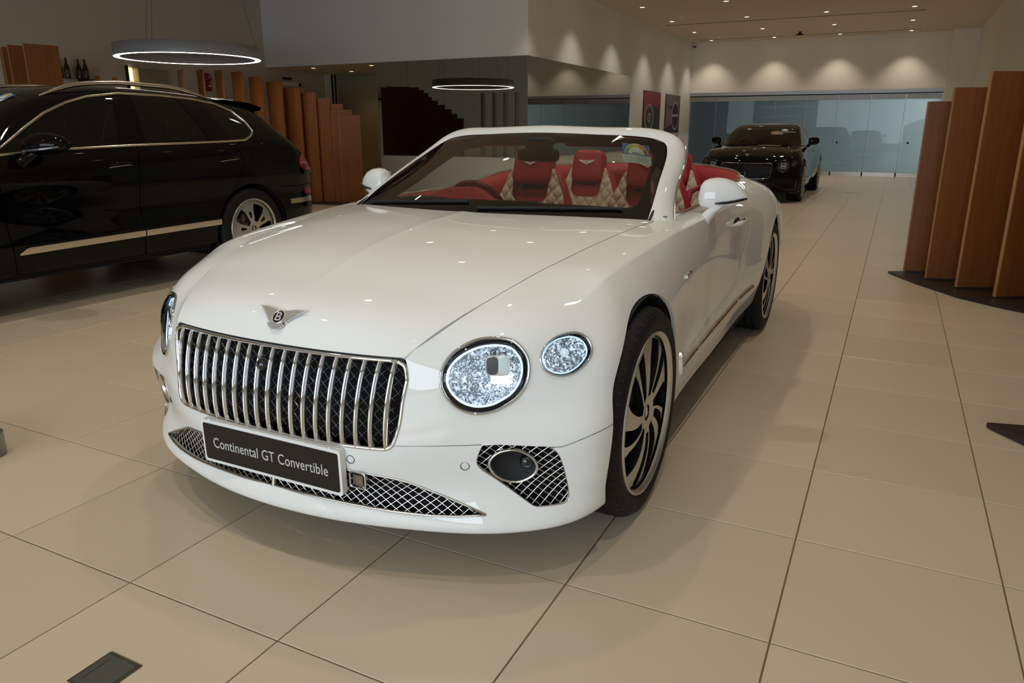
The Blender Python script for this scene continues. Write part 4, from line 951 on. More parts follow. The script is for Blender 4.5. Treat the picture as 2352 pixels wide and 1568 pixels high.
# seats
def quilt(m_):
    return m_
def seat(x, y, z, k=1.0, tilt=.20, rear=False):
    t = part('seat'); t.location = (x, y, z); t.rotation_euler = (-tilt, 0, 0); t['label'] = 'red and cream quilted seat'
    # shell
    prof = []
    pr = [(-.05, .235), (.12, .265), (.30, .268), (.42, .245), (.50, .212), (.575, .175), (.62, .13)]
    for h, w_ in pr: prof.append([(w_*math.copysign(abs(math.cos(a))**.45, math.cos(a))*k, .065*math.copysign(abs(math.sin(a))**.6, math.sin(a))*(1 if h < .5 else .85)+.02, h) for a in np.linspace(0, 2*math.pi, 40, endpoint=False)])
    v, f = loft(prof); f += [list(range(6*40, 7*40))]; MB().add(v, f, True).build('seat_shell', red_m, t)
    # quilted cream panel
    def fn(a, h):
        w_ = np.interp(h, [p_[0] for p_ in pr], [p_[1] for p_ in pr])*k
        q = np.abs(np.sin((a/.036+h/.046)*math.pi/2)*np.sin((a/.036-h/.046)*math.pi/2))
        yy = -.054+.030*np.clip(np.abs(a)/np.maximum(w_, .01), 0, 1.2)**4-.011*q**.5-.012*(1-np.clip(np.abs(a)/np.maximum(w_, .01), 0, 1)**2)
        return a, yy, h
    sf = Fn(fn); gd = Sheet.grid(sf, np.linspace(-.26*k, .26*k, 105), np.linspace(-.04, .62, 130))
    ol = [(-.20, -.04), (.20, -.04), (.238, .12), (.240, .30), (.224, .42), (.190, .50), (.155, .58), (.130, .612), (.116, .43), (.085, .395), (-.085, .395), (-.116, .43), (-.130, .612), (-.155, .58), (-.190, .50), (-.224, .42), (-.240, .30), (-.238, .12)]
    gd = gd.clip(sdf(rounded([(a*k, b) for a, b in ol], .03, 4))(gd.uv))
    V_, F_, N_ = sheet_data(gd, 0, 0)
    if N_[:, 1].mean() > 0: V_, F_, N_ = sheet_data(gd, 0, 0, flip=True)
    mk('quilted_panel', V_, F_, cream_m, t, True, N_)
    # head restraint
    v, f = pillow(.130*k, .062, .112, .42, 22, .06); MB().add([(a, b-.025-.25*(c_/.11)**2*.02, c_+.612) for a, b, c_ in v], f, True).build('head_restraint', red_m, t)
    MB().box((-.075*k, -.062, .484), (.075*k, .01, .505), .006).build('restraint_base', gloss_black_m, t)
    M = frame_mat((0, -.0925, .635), (1, 0, 0), (0, .10, 1)); eb = MB()
    for s in (1, -1): eb.prism(([(.013*s, .010), (.060*s, .017), (.055*s, .008), (.046*s, .001), (.032*s, -.006), (.014*s, -.011)])[::s], 0, .0022, M)
    eb.prism([(.016*math.cos(a), -.002+.017*math.sin(a)) for a in np.linspace(0, 2*math.pi, 20, endpoint=False)], 0, .002, M)
    eb.build('stitched_emblem', stitch_m, t)
    text('emblem_letter', 'B', .026, M @ Matrix.Translation((0, -.002, .0024)), red_m, t, .0004)
    # cushion
    v, f = pillow(.25*k, .26, .085, .4, 18); MB().add([(a, b-.24, c_+.02) for a, b, c_ in v], f, True).build('seat_cushion', cream_m if rear else red_m, t)
    return t
seat(-.37, 1.80, .50, 1); seat(.37, 1.80, .50, 1)
seat(-.325, 2.66, .47, .92, .16, True); seat(.285, 2.66, .47, .92, .16, True)
for s in (1, -1):                                                     # seat belt
    MB().tube([(.60*s, 2.22, 1.0), (.575*s, 2.02, .98), (.55*s, 1.86, .72), (.56*s, 1.75, .5)], [.012, .022, .022, .022], 4).build('seat_belt', mat('red_belt', (.22, .01, .016), .7), HC)
# emissions label stuck to the inside of the windscreen
lab = part('energy_label'); lab['label'] = 'blue and white emissions label with a coloured gauge'
def sg_at(px):                                                        # windscreen point on the label from its own u, v
    return on(SG, [px], -.006)[0]
def find(x, z):
    uu = np.linspace(0, gu, 120); vv = np.linspace(0, gv, 120); G_ = SG.ev(uu, vv); i, j = np.unravel_index(np.argmin((G_[..., 0]-x)**2+(G_[..., 2]-z)**2), G_.shape[:2]); return uu[i], vv[j]
a = on(SG, [find(.50, 1.262)], -.006)[0]; b = on(SG, [find(.62, 1.247)], -.006)[0]; c_ = on(SG, [find(.50, 1.192)], -.006)[0]
ex = Vector(b-a); ey = Vector(a-c_); LWd, LHt = ex.length, ey.length
LM = frame_mat(c_, ex, ey)
nrm_ = LM.to_3x3().col[2]
sgn = 1 if nrm_.y < 0 else -1
lb_white = mat('label_paper', (.62, .74, .74), .5); lb_blue = mat('label_blue', (.05, .18, .52), .5)
def lplate(P, m, z, name='print'): MB().prism([(x*LWd, y*LHt) for x, y in P], z*sgn, (z+.0004)*sgn, LM).build(name, m, lab)
lplate([(0, 0), (1, 0), (1, 1), (0, 1)], lb_white, 0, 'label_paper')
lplate([(0, .42), (1, .42), (1, 1), (0, 1)], lb_blue, .0005, 'label_band')
def arcp(c, r0, r1, a0, a1, n=10): return [(c[0]+r1*math.cos(t), c[1]+r1*1.35*math.sin(t)) for t in np.linspace(a0, a1, n)]+[(c[0]+r0*math.cos(t), c[1]+r0*1.35*math.sin(t)) for t in np.linspace(a1, a0, n)]
lplate(arcp((.5, .46), 0.001, .43, 0, math.pi, 20), lb_white, .001, 'gauge_face')
for (a0, a1), cc in zip(((math.pi, 2.5), (2.5, 1.9), (1.9, 1.25), (1.25, .6), (.6, 0)), ((.16, .36, .06), (.45, .48, .06), (.75, .58, .05), (.78, .30, .05), (.55, .08, .04))):
    lplate(arcp((.5, .46), .29, .40, a1, a0), mat('gauge_colour', cc, .5), .0015, 'gauge_band')
for y_ in (.32, .22, .12): lplate([(.06, y_), (.9, y_), (.9, y_+.012), (.06, y_+.012)], mat('label_line', (.3, .42, .5), .5), .001, 'rule')
lplate([(.35, .50), (.65, .51), (.65, .53), (.35, .54)], matt_black_m, .0016, 'gauge_pointer')
text('label_heading', 'VEHICULAR EMISSIONS SCHEME', .0105, LM @ Matrix.Translation((LWd*.5, LHt*.93, .0022*sgn)) @ (Matrix.Identity(4) if sgn > 0 else Matrix.Rotation(math.pi, 4, 'Y') @ Matrix.Identity(4)), white_l, lab, .0001, sx=.78)
# wipers
for s, x0, x1 in ((1, .05, .62), (1, -.62, -.02)):
    P = [on(SG, [(abs(x), .035+.01*i)], .008)[0]*[1 if x > 0 else -1, 1, 1] for i, x in enumerate(np.linspace(x0, x1, 6))]
    MB().tube(P, .006, 6).build('wiper', matt_black_m, HC)
# ---------------------------------------------------------------- tall black estate: one skin from sill to roof centre
def suv_sec(y, w, zb, xr, zr, ry=0.0):
    L = lambda t, b: (w-.065+(xr-w+.065)*t+b, zb+(zr-.075-zb)*t)
    rows = [(w-.14, .27), (w-.055, .295), (w-.025, .38), (w, .50), (w-.010, .68), (w-.002, .86), (w-.004, 1.0), (w-.032, zb-.055), (w-.065, zb), L(.45, .018), L(.82, .018), (xr, zr-.075), (xr*.82, zr-.030), (xr*.45, zr-.007), (0, zr)]
    zmax = zb-.075
    return [(x, y+ry*(1-x/max(w, .01))**2*(1 if i > 7 else 0), min(z, zmax) if i == 6 else z) for i, (x, z) in enumerate(rows)]
def suv_end(y, w, zl, zh, dy):
    out = []
    for i in range(15):
        t = i/14; z = zl+(zh-zl)*t; out.append((w*(1-max(0, t-.75)*.6), y-dy*(abs(t-.45)*1.5)**2, z))
    return out
SUV = [suv_end(-.95, 0, .25, 1.0, -.09), suv_end(-.93, .35, .25, 1.0, -.09), suv_end(-.86, .66, .26, 1.0, -.09),
 suv_sec(-.66, .90, .99, .60, 1.05), suv_sec(-.35, .975, 1.04, .70, 1.10), suv_sec(0.05, .995, 1.09, .72, 1.135), suv_sec(.42, .99, 1.125, .735, 1.165),
 suv_sec(.66, .985, 1.145, .735, 1.29), suv_sec(.95, .983, 1.165, .705, 1.475), suv_sec(1.25, .982, 1.18, .67, 1.605), suv_sec(1.55, .982, 1.19, .65, 1.668),
 suv_sec(2.0, .984, 1.203, .645, 1.693), suv_sec(2.5, .99, 1.214, .635, 1.683), suv_sec(3.0, .997, 1.232, .615, 1.655), suv_sec(3.32, .99, 1.255, .60, 1.628),
 suv_sec(3.55, .975, 1.25, .60, 1.555), suv_sec(3.78, .945, 1.14, .62, 1.27), suv_sec(3.95, .88, 1.03, .62, 1.12),
 suv_end(4.05, .70, .30, 1.02, .06), suv_end(4.12, .38, .30, 1.03, .07), suv_end(4.14, 0, .30, 1.035, .07)]
black_m = mat('black_paint', (.0022, .0021, .0022), .03, spec=.26)
suvglass_m = glass_mat('tinted_side_glass', (.22, .215, .18))
trimsat_m = mat('bright_trim', (.66, .62, .54), .24, 1)
BC = thing('estate_car', 'tall black estate car with bright window surround and roof rails at the left', 'car', (-4.905, .017, 0))
SV = Surf(SUV, .006, .006); vu, vv_ = SV.tc[-1], SV.tr[-1]
DLO = [(2.30, .79), (2.46, .781), (2.918, .783), (3.629, .78), (4.158, .778), (4.501, .777), (4.725, .775), (4.815, .798), (4.890, .832), (4.882, .90), (4.811, .972), (4.661, 1.030), (4.425, 1.055), (4.046, 1.058), (3.655, 1.054), (3.357, 1.030), (3.149, 1.005), (2.934, .973), (2.709, .924), (2.479, .845)]
DLO = rounded(DLO, .012, 2)
WSC = rounded([(1.98, 1.9), (2.02, 1.20), (2.13, 1.075), (2.93, 1.105), (2.97, 1.9)], .05, 4)
g = Sheet.grid(SV, np.r_[np.linspace(0, 2.2, 50), np.linspace(2.22, vu, 150)], np.linspace(0, vv_, 84))
g = g.clip(arch_fn(g, 0, .455)); g = g.clip(arch_fn(g, 2.995, .455))
side_gl = g.clip(sdf(ring(DLO, 1.0))(g.uv)); ws_gl = g.clip(sdf(WSC)(g.uv))
g = g.clip(-sdf(DLO)(g.uv)); g = g.clip(-sdf(WSC)(g.uv))
FD = rounded([(2.366, .9), (2.366, .60), (2.364, .464), (2.379, .264), (2.407, .085), (3.493, .09), (3.484, .264), (3.476, .457), (3.517, .657), (3.56, .76), (3.57, .9)], .02, 2)
RD = rounded([(3.57, .9), (3.56, .76), (3.519, .657), (3.478, .457), (3.486, .264), (3.495, .09), (4.25, .09), (4.331, .283), (4.502, .487), (4.633, .63), (4.631, .681), (4.568, .754), (4.54, .9)], .02, 2)
fd, g = g.split(sdf(FD), .006); rd, g = g.split(sdf(RD), .006)
bmp, g = g.split(lambda x: np.minimum(x[:, 0]-5.06, .46-x[:, 1]), .005)
for s in (1, -1):
    sheet_obj('front_door', fd, black_m, BC, rim=.012, side=s); sheet_obj('rear_door', rd, black_m, BC, rim=.012, side=s)
    # window panes, pillars between them
    prev = side_gl
    for nm, u0, u1, sl in (('front_window', 2.2, 3.42, .75), ('rear_window', 3.66, 4.33, .42), ('quarter_window', 4.56, 5.2, -.25)):
        fnw = lambda x, u0=u0, u1=u1: np.minimum(x[:, 0]-(u0+(x[:, 1]-.79)*.42*(1 if u0 > 2.3 and u0 < 4 else (-.55 if u0 > 4 else 0))), (u1+(x[:, 1]-.79)*(.72 if u1 < 3.6 else (-.45 if u1 < 5 else 0)))-x[:, 0])
        pane = side_gl.clip(fnw(side_gl.uv)); sheet_obj(nm, pane, suvglass_m, BC, off=-.004, side=s)
    pil = side_gl
    for u0, u1 in ((2.2, 3.42), (3.66, 4.33), (4.56, 5.2)):
        fnw = lambda x, u0=u0, u1=u1: np.minimum(x[:, 0]-(u0+(x[:, 1]-.79)*.42*(1 if u0 > 2.3 and u0 < 4 else (-.55 if u0 > 4 else 0))), (u1+(x[:, 1]-.79)*(.72 if u1 < 3.6 else (-.45 if u1 < 5 else 0)))-x[:, 0])
        pil = pil.clip(-fnw(pil.uv))
    for a_, b_ in ((2.2, 4.0), (4.0, 5.3)):
        pp_ = pil.clip(np.minimum(pil.uv[:, 0]-a_, b_-pil.uv[:, 0])); sheet_obj('window_pillar', pp_, black_m, BC, off=-.001, side=s)
    P = on(SV, ring(DLO, 1.003), .002); wp = [mir(p, s) for p in P]
    MB().tube(wp, .0115, 6, closed=True).build('window_surround', trimsat_m, BC)
    # lower bright strip, split at the door gap
    for u0, u1 in ((2.42, 3.485), (3.495, 4.29)):
        st = Sheet.grid(SV, np.linspace(u0, u1, 40), np.linspace(.20, .30, 14))
        lo_ = lambda x: .218+(x[:, 0]-2.47)*.0118
        st = st.clip(np.minimum(x_lo := st.uv[:, 1]-lo_(st.uv), lo_(st.uv)+np.clip((st.uv[:, 0]-2.40)*.45, 0, .038)-st.uv[:, 1])); sheet_obj('flank_strip', st, trimsat_m, BC, off=.010, rim=.012, side=s)
    st = Sheet.grid(SV, np.linspace(5.24, 5.72, 24), np.linspace(.325, .362, 6)); sheet_obj('bumper_strip', st, trimsat_m, BC, off=.008, rim=.01, side=s)
    st = Sheet.grid(SV, np.linspace(5.56, 5.80, 12), np.linspace(.385, .43, 6)); sheet_obj('rear_reflector', st, mat('reflector_red', (.25, .005, .02), .2), BC, off=.004, rim=.006, side=s)
    tl = Sheet.grid(SV, np.linspace(5.46, 5.95, 24), np.linspace(.56, .70, 14)); tl = tl.clip(sdf(crsp([(5.46, .63), (5.55, .69), (5.75, .70), (5.9, .65), (5.9, .59), (5.75, .565), (5.55, .575)], 4))(tl.uv)); sheet_obj('tail_lamp', tl, mat('tail_red', (.22, .01, .012), .12, coat=1), BC, off=.008, rim=.01, side=s)
    for u0, u1 in ((3.25, 3.46), (4.36, 4.585)):
        hp = on(SV, [(u, .664+.0010*i) for i, u in enumerate(np.linspace(u0, u1, 7))], np.array([.004, .022, .034, .038, .036, .026, .006])); h_ = part('door_handle', BC)
        MB().tube([mir(p, s) for p in hp], [.006, .012, .015, .016, .015, .012, .006], 8).build('grip', black_m, h_)
        MB().tube([mir(p+np.array([.004, 0, -.016]), s) for p in hp], .0035, 6).build('grip_trim', trimsat_m, h_)
    rl = [(-.0, 1.37, 0)]
    rr_ = []
    for t in np.linspace(0, 1, 24):
        y = 1.30+1.62*t; zz = float(np.interp(y, [1.25, 1.55, 2.0, 2.5, 3.0], [1.570, 1.632, 1.660, 1.652, 1.620])); lift_ = .052*math.sin(math.pi*min(1, t*3.2)/2 if t < .5 else math.pi*min(1, (1-t)*3.2)/2); rr_.append((s*(.600-.02*t), y, zz-.004+lift_))
    MB().tube(rr_, [.008+.012*min(1, 8*t, 8*(1-t)) for t in np.linspace(0, 1, 24)], 8).build('roof_rail', trimsat_m, BC)
    mt = part('door_mirror', BC)
    prof = []
    for i in range(15):
        t = i/14; x = .95+.31*t; k_ = math.sin(math.pi*min(1, t*.9+.10)**.85)**.5; n = 26
        prof.append([(s*x, .975+.06*t+.125*k_*math.cos(a), 1.205+.018*t+.098*k_*(math.sin(a) if math.sin(a) > 0 else .62*math.sin(a))) for a in np.linspace(0, 2*math.pi, n, endpoint=False)])
    v, f = loft(prof); f += [list(range(26)), list(range(14*26, 15*26))[::-1]]
    MB().add(v, [q[::-1] for q in f] if s > 0 else f, True).build('mirror_shell', black_m, mt)
    MB().tube([(s*.95, .86, 1.085), (s*.975, .91, 1.13), (s*1.02, .95, 1.17)], [.04, .036, .03], 10).build('mirror_foot', black_m, mt)
    MB().tube([(s*1.03, .855, 1.183), (s*1.12, .875, 1.188), (s*1.20, .915, 1.198), (s*1.245, .98, 1.21)], [.006, .010, .010, .006], 6).build('mirror_indicator', mat('indicator_glass', (.25, .28, .32), .1, .8), mt)
    for y0 in (0, 2.995):
        wheel(BC, (s*.845, y0, .393), s, r_t=.395, w=.285, r_r=.29, style='five', face=silver_m, rot=-1.204, label='silver five-spoke alloy wheel'); arch_liner(BC, y0, s, .45, .5, .96, .393)
sheet_obj('bodywork', g, black_m, BC, rim=.012, side=2)
sheet_obj('rear_bumper', bmp, black_m, BC, rim=.012, side=2)
sheet_obj('windscreen', ws_gl, glass_mat('estate_windscreen', (.34, .34, .28)), BC, off=-.002, side=2)
tail = MB()
for s in (1, -1): pass
SPz = []
MB().add(*loft([[(x, y_-.06*(abs(x)/.62)**2*k_, z_-.055*(abs(x)/.62)**2) for x in np.linspace(-.60, .60, 25)] for y_, z_, k_ in ((3.0, 1.660, 0), (3.2, 1.658, 0), (3.42, 1.645, .4), (3.58, 1.622, 1), (3.66, 1.597, 1), (3.64, 1.572, 1), (3.5, 1.55, 1))], False), True).build('roof_spoiler', black_m, BC)
inn = MB().box((-.86, .55, .30), (.86, 3.9, .40)).box((-.80, .60, .40), (.80, .95, 1.10), .05)
inn.build('cabin_floor', matt_black_m, BC)
MB().box((-.93, -.70, .26), (.93, -.5, .5)).box((-.55, -.6, .24), (.55, 3.8, .30)).box((-.90, .5, .26), (.90, 2.5, .30)).build('underbody', void_m, BC)
for x, y in ((-.40, 1.62), (.40, 1.62), (-.40, 2.62), (.40, 2.62)):
    st = part('seat', BC); m_ = mat('dark_brown_leather', (.035, .018, .012), .5)
    v, f = pillow(.24, .09, .38, .5, 14, .12); MB().add([(a+x, b+y+.22*(c_/.38)*.3, c_+.86) for a, b, c_ in v], f, True).build('backrest', m_, st)
    v, f = pillow(.13, .06, .10, .5, 12); MB().add([(a+x, b+y+.10, c_+1.34) for a, b, c_ in v], f, True).build('head_restraint', m_, st)
    v, f = pillow(.25, .26, .10, .5, 12); MB().add([(a+x, b+y-.25, c_+.52) for a, b, c_ in v], f, True).build('seat_cushion', m_, st)
hd = Sheet.grid(SV, np.linspace(2.95, 5.1, 30), np.linspace(1.07, vv_, 16)); sheet_obj('headlining', hd, mat('dark_headlining', (.03, .025, .02), .9), BC, off=-.03, side=2)
def sticker(parent, P, w_, h_, ex, ey):
    """small emissions label: paper, blue band, gauge"""
    t = part('energy_label', parent); M = frame_mat(P, ex, ey)
    def pl_(Q, m, z, nm): MB().prism([(x*w_, y*h_) for x, y in Q], z, z+.0005, M).build(nm, m, t)
    pl_([(0, 0), (1, 0), (1, 1), (0, 1)], lb_white, 0, 'label_paper'); pl_([(0, .45), (1, .45), (1, 1), (0, 1)], lb_blue, .001, 'label_band'); pl_(arcp((.5, .48), .001, .42, 0, math.pi, 16), lb_white, .002, 'gauge_face')
    for (a0, a1), cc in zip(((math.pi, 2.1), (2.1, 1.05), (1.05, 0)), ((.2, .4, .08), (.7, .5, .05), (.6, .12, .04))): pl_(arcp((.5, .48), .27, .39, a1, a0, 8), mat('gauge_colour', cc, .5), .003, 'gauge_band')
# label near the top corner of its windscreen
q = SV.pts(np.array([2.64, 2.90]), np.array([1.16, 1.16])); q2 = SV.pts(np.array([2.64]), np.array([1.32]))[0]
ey_ = q[1]-q[0]; ex_ = q[0]-q2
sticker(BC, q2+ (q[1]-q[0])*.45+np.array([0, 0, .012]), .13, .17, ex_, ey_)
# ---------------------------------------------------------------- black saloon at the glass doors, nose to the camera
SP = thing('saloon_car', 'black saloon car facing the camera before the glass doors', 'car', (-.88, 13.25, 0))
def smap(p):
    x, y, z = p; return (x*1.005, y if y < .55 else .55+(y-.55)*1.15, z*1.045 if z < .5 else .5225+(z-.5)*1.075)
SAL = Surf([[smap(p) for p in c] for c in HERO]); SALH = Surf([[smap(p) for p in c] for c in HOOD], mirror=False); SALD = Surf([[smap(p) for p in c] for c in DECK])
su, sv_ = SAL.tc[-1], SAL.tr[-1]; ku = su/UM
g = Sheet.grid(SAL, np.r_[np.linspace(0, 1.35, 70), np.linspace(1.37, su, 90)], np.linspace(0, sv_, 60))
def arch2(sheet, y0, r): P = sheet.xyz(); return np.where(P[:, 0] > .5, np.hypot(P[:, 1]-y0, P[:, 2]-.385)-r, 1.0)
g = g.clip(arch2(g, 0, .425)); g = g.clip(arch2(g, 3.195, .425))
vs_ = sv_/VM
GR2 = [(u*1.0, v*vs_) for u, v in GR]; L2 = [(u, v*vs_) for u, v in LAMP]; S2 = [(u, v*vs_) for u, v in SMALL]
INT = rounded([(-.2, .245), (.45, .245), (.72, .135), (.95, .14), (.985, .30), (.95, .315), (.935, .165), (.70, .16), (.42, .268), (-.2, .27)], .01, 2)
for P_ in (L2, S2, GR2): g = g.clip(-sdf(P_)(g.uv))
low_, g2 = g.split(lambda x: np.minimum(.36-x[:, 1], 1.2-x[:, 0]), .004)
D1 = [(2.12, 2), (2.12, .7), (2.25, .5), (2.25, .22), (3.35, .2), (3.45, .5), (3.45, 2)]; D2 = [(3.455, 2), (3.455, .5), (3.355, .2), (4.0, .2), (4.25, .5), (4.35, 2)]
d1, g2 = g2.split(sdf(D1), .006); d2, g2 = g2.split(sdf(D2), .006)
sheet_obj('front_bumper', low_, black_m, SP, rim=.014, side=2); sheet_obj('bodywork', g2, black_m, SP, rim=.014, side=2)
for s in (1, -1): sheet_obj('front_door', d1, black_m, SP, rim=.01, side=s); sheet_obj('rear_door', d2, black_m, SP, rim=.01, side=s)
hb_ = Sheet.grid(SALH, np.linspace(0.004, SALH.tc[-1], 50), np.linspace(.0025, SALH.tr[-1], 30)); hb_ = hb_.clip((.40+.24*(np.abs(hb_.xyz()[:, 0])/.75)**1.8)-hb_.xyz()[:, 1])
sheet_obj('bonnet', hb_, black_m, SP, off=.0015, rim=.02, side=2)
sheet_obj('boot_lid', Sheet.grid(SALD, np.linspace(0, SALD.tc[-1], 24), np.linspace(0, SALD.tr[-1], 12)), black_m, SP, side=2)
# roof and glass: columns along the car from the scuttle to the boot, rows from belt to roof centre
GH = []
for y, xb, zb, xr, ze, zc in ((.42, .74, 1.005, .70, 1.015, 1.06), (.62, .79, 1.03, .73, 1.05, 1.165), (.95, .815, 1.037, .70, 1.20, 1.30), (1.25, .82, 1.04, .665, 1.335, 1.405), (1.5, .82, 1.042, .645, 1.40, 1.452), (1.9, .82, 1.046, .63, 1.43, 1.478), (2.3, .815, 1.052, .62, 1.42, 1.47), (2.75, .80, 1.07, .60, 1.36, 1.415), (3.15, .77, 1.085, .60, 1.25, 1.30), (3.5, .72, 1.09, .60, 1.13, 1.175), (3.7, .66, 1.085, .58, 1.085, 1.12)):
    GH.append([(xb, y, zb), (xb-.01, y, zb+.01), (xb+(xr-xb)*.5+.012, y, zb+(ze-zb)*.5), (xr, y, ze), (xr*.9, y, ze+(zc-ze)*.45), (xr*.55, y-.02, ze+(zc-ze)*.85), (0, y-.04, zc)])
SGH = Surf(GH, .004, .004, mirror=False); hu2, hv2 = SGH.tc[-1], SGH.tr[-1]
gg = Sheet.grid(SGH, np.linspace(0, hu2, 90), np.linspace(0, hv2, 50))
r3, r4 = SGH.tr[3], SGH.tr[4]
WS2 = rounded([(.02, hv2+.5), (.04, r4+.02), (.30, r3+.045), (1.10, r3+.05), (1.17, hv2+.5)], .05, 4)
SW1 = rounded([(.42, .035), (1.93, .035), (1.80, r3-.03), (1.22, r3-.03)], .04, 3); SW2 = rounded([(2.0, .035), (2.75, .04), (2.9, .09), (2.5, r3-.035), (1.87, r3-.03)], .04, 3)
RW = rounded([(2.55, hv2+.5), (2.5, r4+.0), (3.25, r4-.02), (3.3, hv2+.5)], .05, 4)
shell = gg
for P_ in (WS2, SW1, SW2, RW): shell = shell.clip(-sdf(P_)(shell.uv))
sheet_obj('roof', shell, black_m, SP, side=2)
wsm = glass_mat('saloon_windscreen', (.55, .55, .48))
sheet_obj('windscreen', gg.clip(sdf(WS2)(gg.uv)), wsm, SP, off=-.003, side=2); sheet_obj('rear_screen', gg.clip(sdf(RW)(gg.uv)), wsm, SP, off=-.003, side=2)
for s in (1, -1):
    for nm, P_ in (('front_window', SW1), ('rear_window', SW2)):
        sheet_obj(nm, gg.clip(sdf(P_)(gg.uv)), suvglass_m, SP, off=-.003, side=s); MB().tube([mir(p, s) for p in on(SGH, P_, .001)], .007, 5, closed=True).build('window_surround', trimsat_m, SP)
# nose details
gr = part('grille', SP)
top2 = [(x, y+.002, z-.008) for x, y, z in SALH.pts(np.full(30, .004), np.linspace(SALH.tr[-1], .003, 30)) if x < .455]
bot2 = [tuple(p) for p in on(SAL, crsp(GR2[1:14], 3, False)[::-1], -.002)]
MB().tube([(-x, y, z) for x, y, z in top2[::-1]]+top2[1:]+bot2+[(-x, y, z) for x, y, z in bot2[::-1]], .009, 6, closed=True).build('grille_frame', mat('dark_chrome', (.22, .22, .22), .12, 1), gr)
MB().tube([top2[0], (0, -.835, .60), (0, -.822, .45)], .007, 6).build('grille_bar', mat('dark_chrome_bar', (.22, .22, .22), .12, 1), gr)
gm = MB(); tz = top2[0][2]
for sgn in (1, -1):
    for c_k in np.arange(-.9, .9, .045):
        pts = [(q, -.79+.05*(q/.46)**2-.01, .61+sgn*(q-c_k)*.75) for q in np.linspace(-.45, .45, 50) if .455 < .61+sgn*(q-c_k)*.75 < tz-.01]
        if len(pts) > 2: gm.tube(pts[::3]+[pts[-1]], .0045, 4)
m_ = gm.build('grille_mesh', dark_alloy_m, gr); m_['kind'] = 'stuff'
MB().add(*loft([[(x, -.76+.05*(x/.46)**2, z) for x in np.linspace(-.46, .46, 15)] for z in (tz, .44)], False)).build('grille_backing', void_m, gr)
dim_m = mat('unlit_lamp', (.10, .105, .11), .15, .7)
vr2 = nd(dim_m, 'ShaderNodeTexVoronoi'); vr2.inputs['Scale'].default_value = 60; tc2 = nd(dim_m, 'ShaderNodeTexCoord'); ln(dim_m, tc2, 'Object', vr2, 'Vector'); add_bump(dim_m, vr2, 'Distance', .7, .006)
for s in (1, -1):
    for poly, big in ((L2, True), (S2, False)):
        t = part('headlamp' if big else 'outer_lamp', SP); L = lambda k_, o_: [mir(p, s) for p in on(SAL, ring(poly[::3], k_), o_)]
        def band(name, ks, m):
            v, f = loft([L(*q) for q in ks]); MB().add(v, f if s < 0 else [q[::-1] for q in f], True).build(name, m, t)
        band('bezel', ((1.01, -.01), (1.0, .003), (.93, .003), (.90, -.004)), gloss_black_m); band('reflector', ((.92, -.006), (.7, -.03), (.4, -.045), (.02, -.05)), dim_m); band('lens', ((.93, .001), (.7, .009), (.35, .013), (.02, .014)), clear_m)
        if big:
            p = on(SAL, [np.mean(poly, 0)], -.022)[0]; M = frame_mat(mir(p, s), (1, .35*s, 0), (0, 0, 1))
            for nm, a, b in (('lamp_ring', .0, .045), ('lamp_ring', -.045, -.012)): MB().tube([M @ Vector((x, y, 0)) for x, y in rounded([(-.042, a), (.042, a), (.042, b), (-.042, b)], .014, 3)], .006, 5, closed=True).build(nm, mat('lamp_bright', (.7, .75, .8), .1, 1, emit=(.7, .8, 1), es=.05), t)
    mt = part('door_mirror', SP); v, f = pillow(.105, .075, .075, .7, 14); MB().add([(x+s*.985, y+1.12+.2*(x*s), z+1.125) for x, y, z in v], f, True).build('mirror_shell', black_m, mt)
    MB().tube([(s*.88, 1.05, 1.01), (s*.90, 1.08, 1.045), (s*.93, 1.1, 1.075)], [.035, .03, .028], 8).build('mirror_foot', black_m, mt)
    for y0 in (0, 3.195):
        wheel(SP, (s*.84, y0, .378), s, r_t=.378, w=.275, r_r=.285, style='many', face=silver_m, rot=.2, label='silver many-spoke alloy wheel'); arch_liner(SP, y0, s, .42, .5, .93, .385)
    st = Sheet.grid(SAL, np.linspace(2.0, 4.1, 30), np.linspace(.262, .285, 5)).clip(arch2(Sheet.grid(SAL, np.linspace(2.0, 4.1, 30), np.linspace(.262, .285, 5)), 3.195, .44)); sheet_obj('flank_trim', st, black_m, SP, off=.006, side=s)
    q = Sheet.grid(SAL, np.linspace(.3, 1.02, 60), np.linspace(.12, .34, 30)); q = q.clip(sdf(INT)(q.uv)); sheet_obj('intake_trim', q, gloss_black_m, SP, off=.012, rim=.012, side=s)
    hp = on(SAL, [(3.2, .62*vs_)], .02)[0]; MB().tube([mir(hp+np.array([-.015, -.10, 0]), s), mir(hp, s), mir(hp+np.array([-.015, .1, .005]), s)], [.006, .016, .006], 8).build('door_handle', black_m, SP)
ibox = MB().box((-.80, .45, .30), (.80, 3.4, .40)).build('cabin_floor', matt_black_m, SP)
tan_m = mat('tan_leather', (.17, .06, .022), .5)
loops = [[(x, y, z) for y, z in ((.50, 1.0), (.75, 1.035), (.95, 1.03+.04*math.exp(-((x+.37)/.18)**4)), (1.05, .98), (1.02, .7))] for x in np.linspace(-.74, .74, 31)]
v, f = loft(loops, False); MB().add(v, [q[::-1] for q in f], True).build('dashboard', mat('dark_tan_dash', (.06, .022, .010), .5), SP)
P = [Vector((-.37, 1.15, 1.0))+Vector((1, 0, 0))*.185*math.cos(a)+Vector((0, .42, -.9))*.185*math.sin(a) for a in np.linspace(0, 2*math.pi, 28, endpoint=False)]; MB().tube(P, .016, 6, closed=True).build('steering_wheel', tan_m, SP)
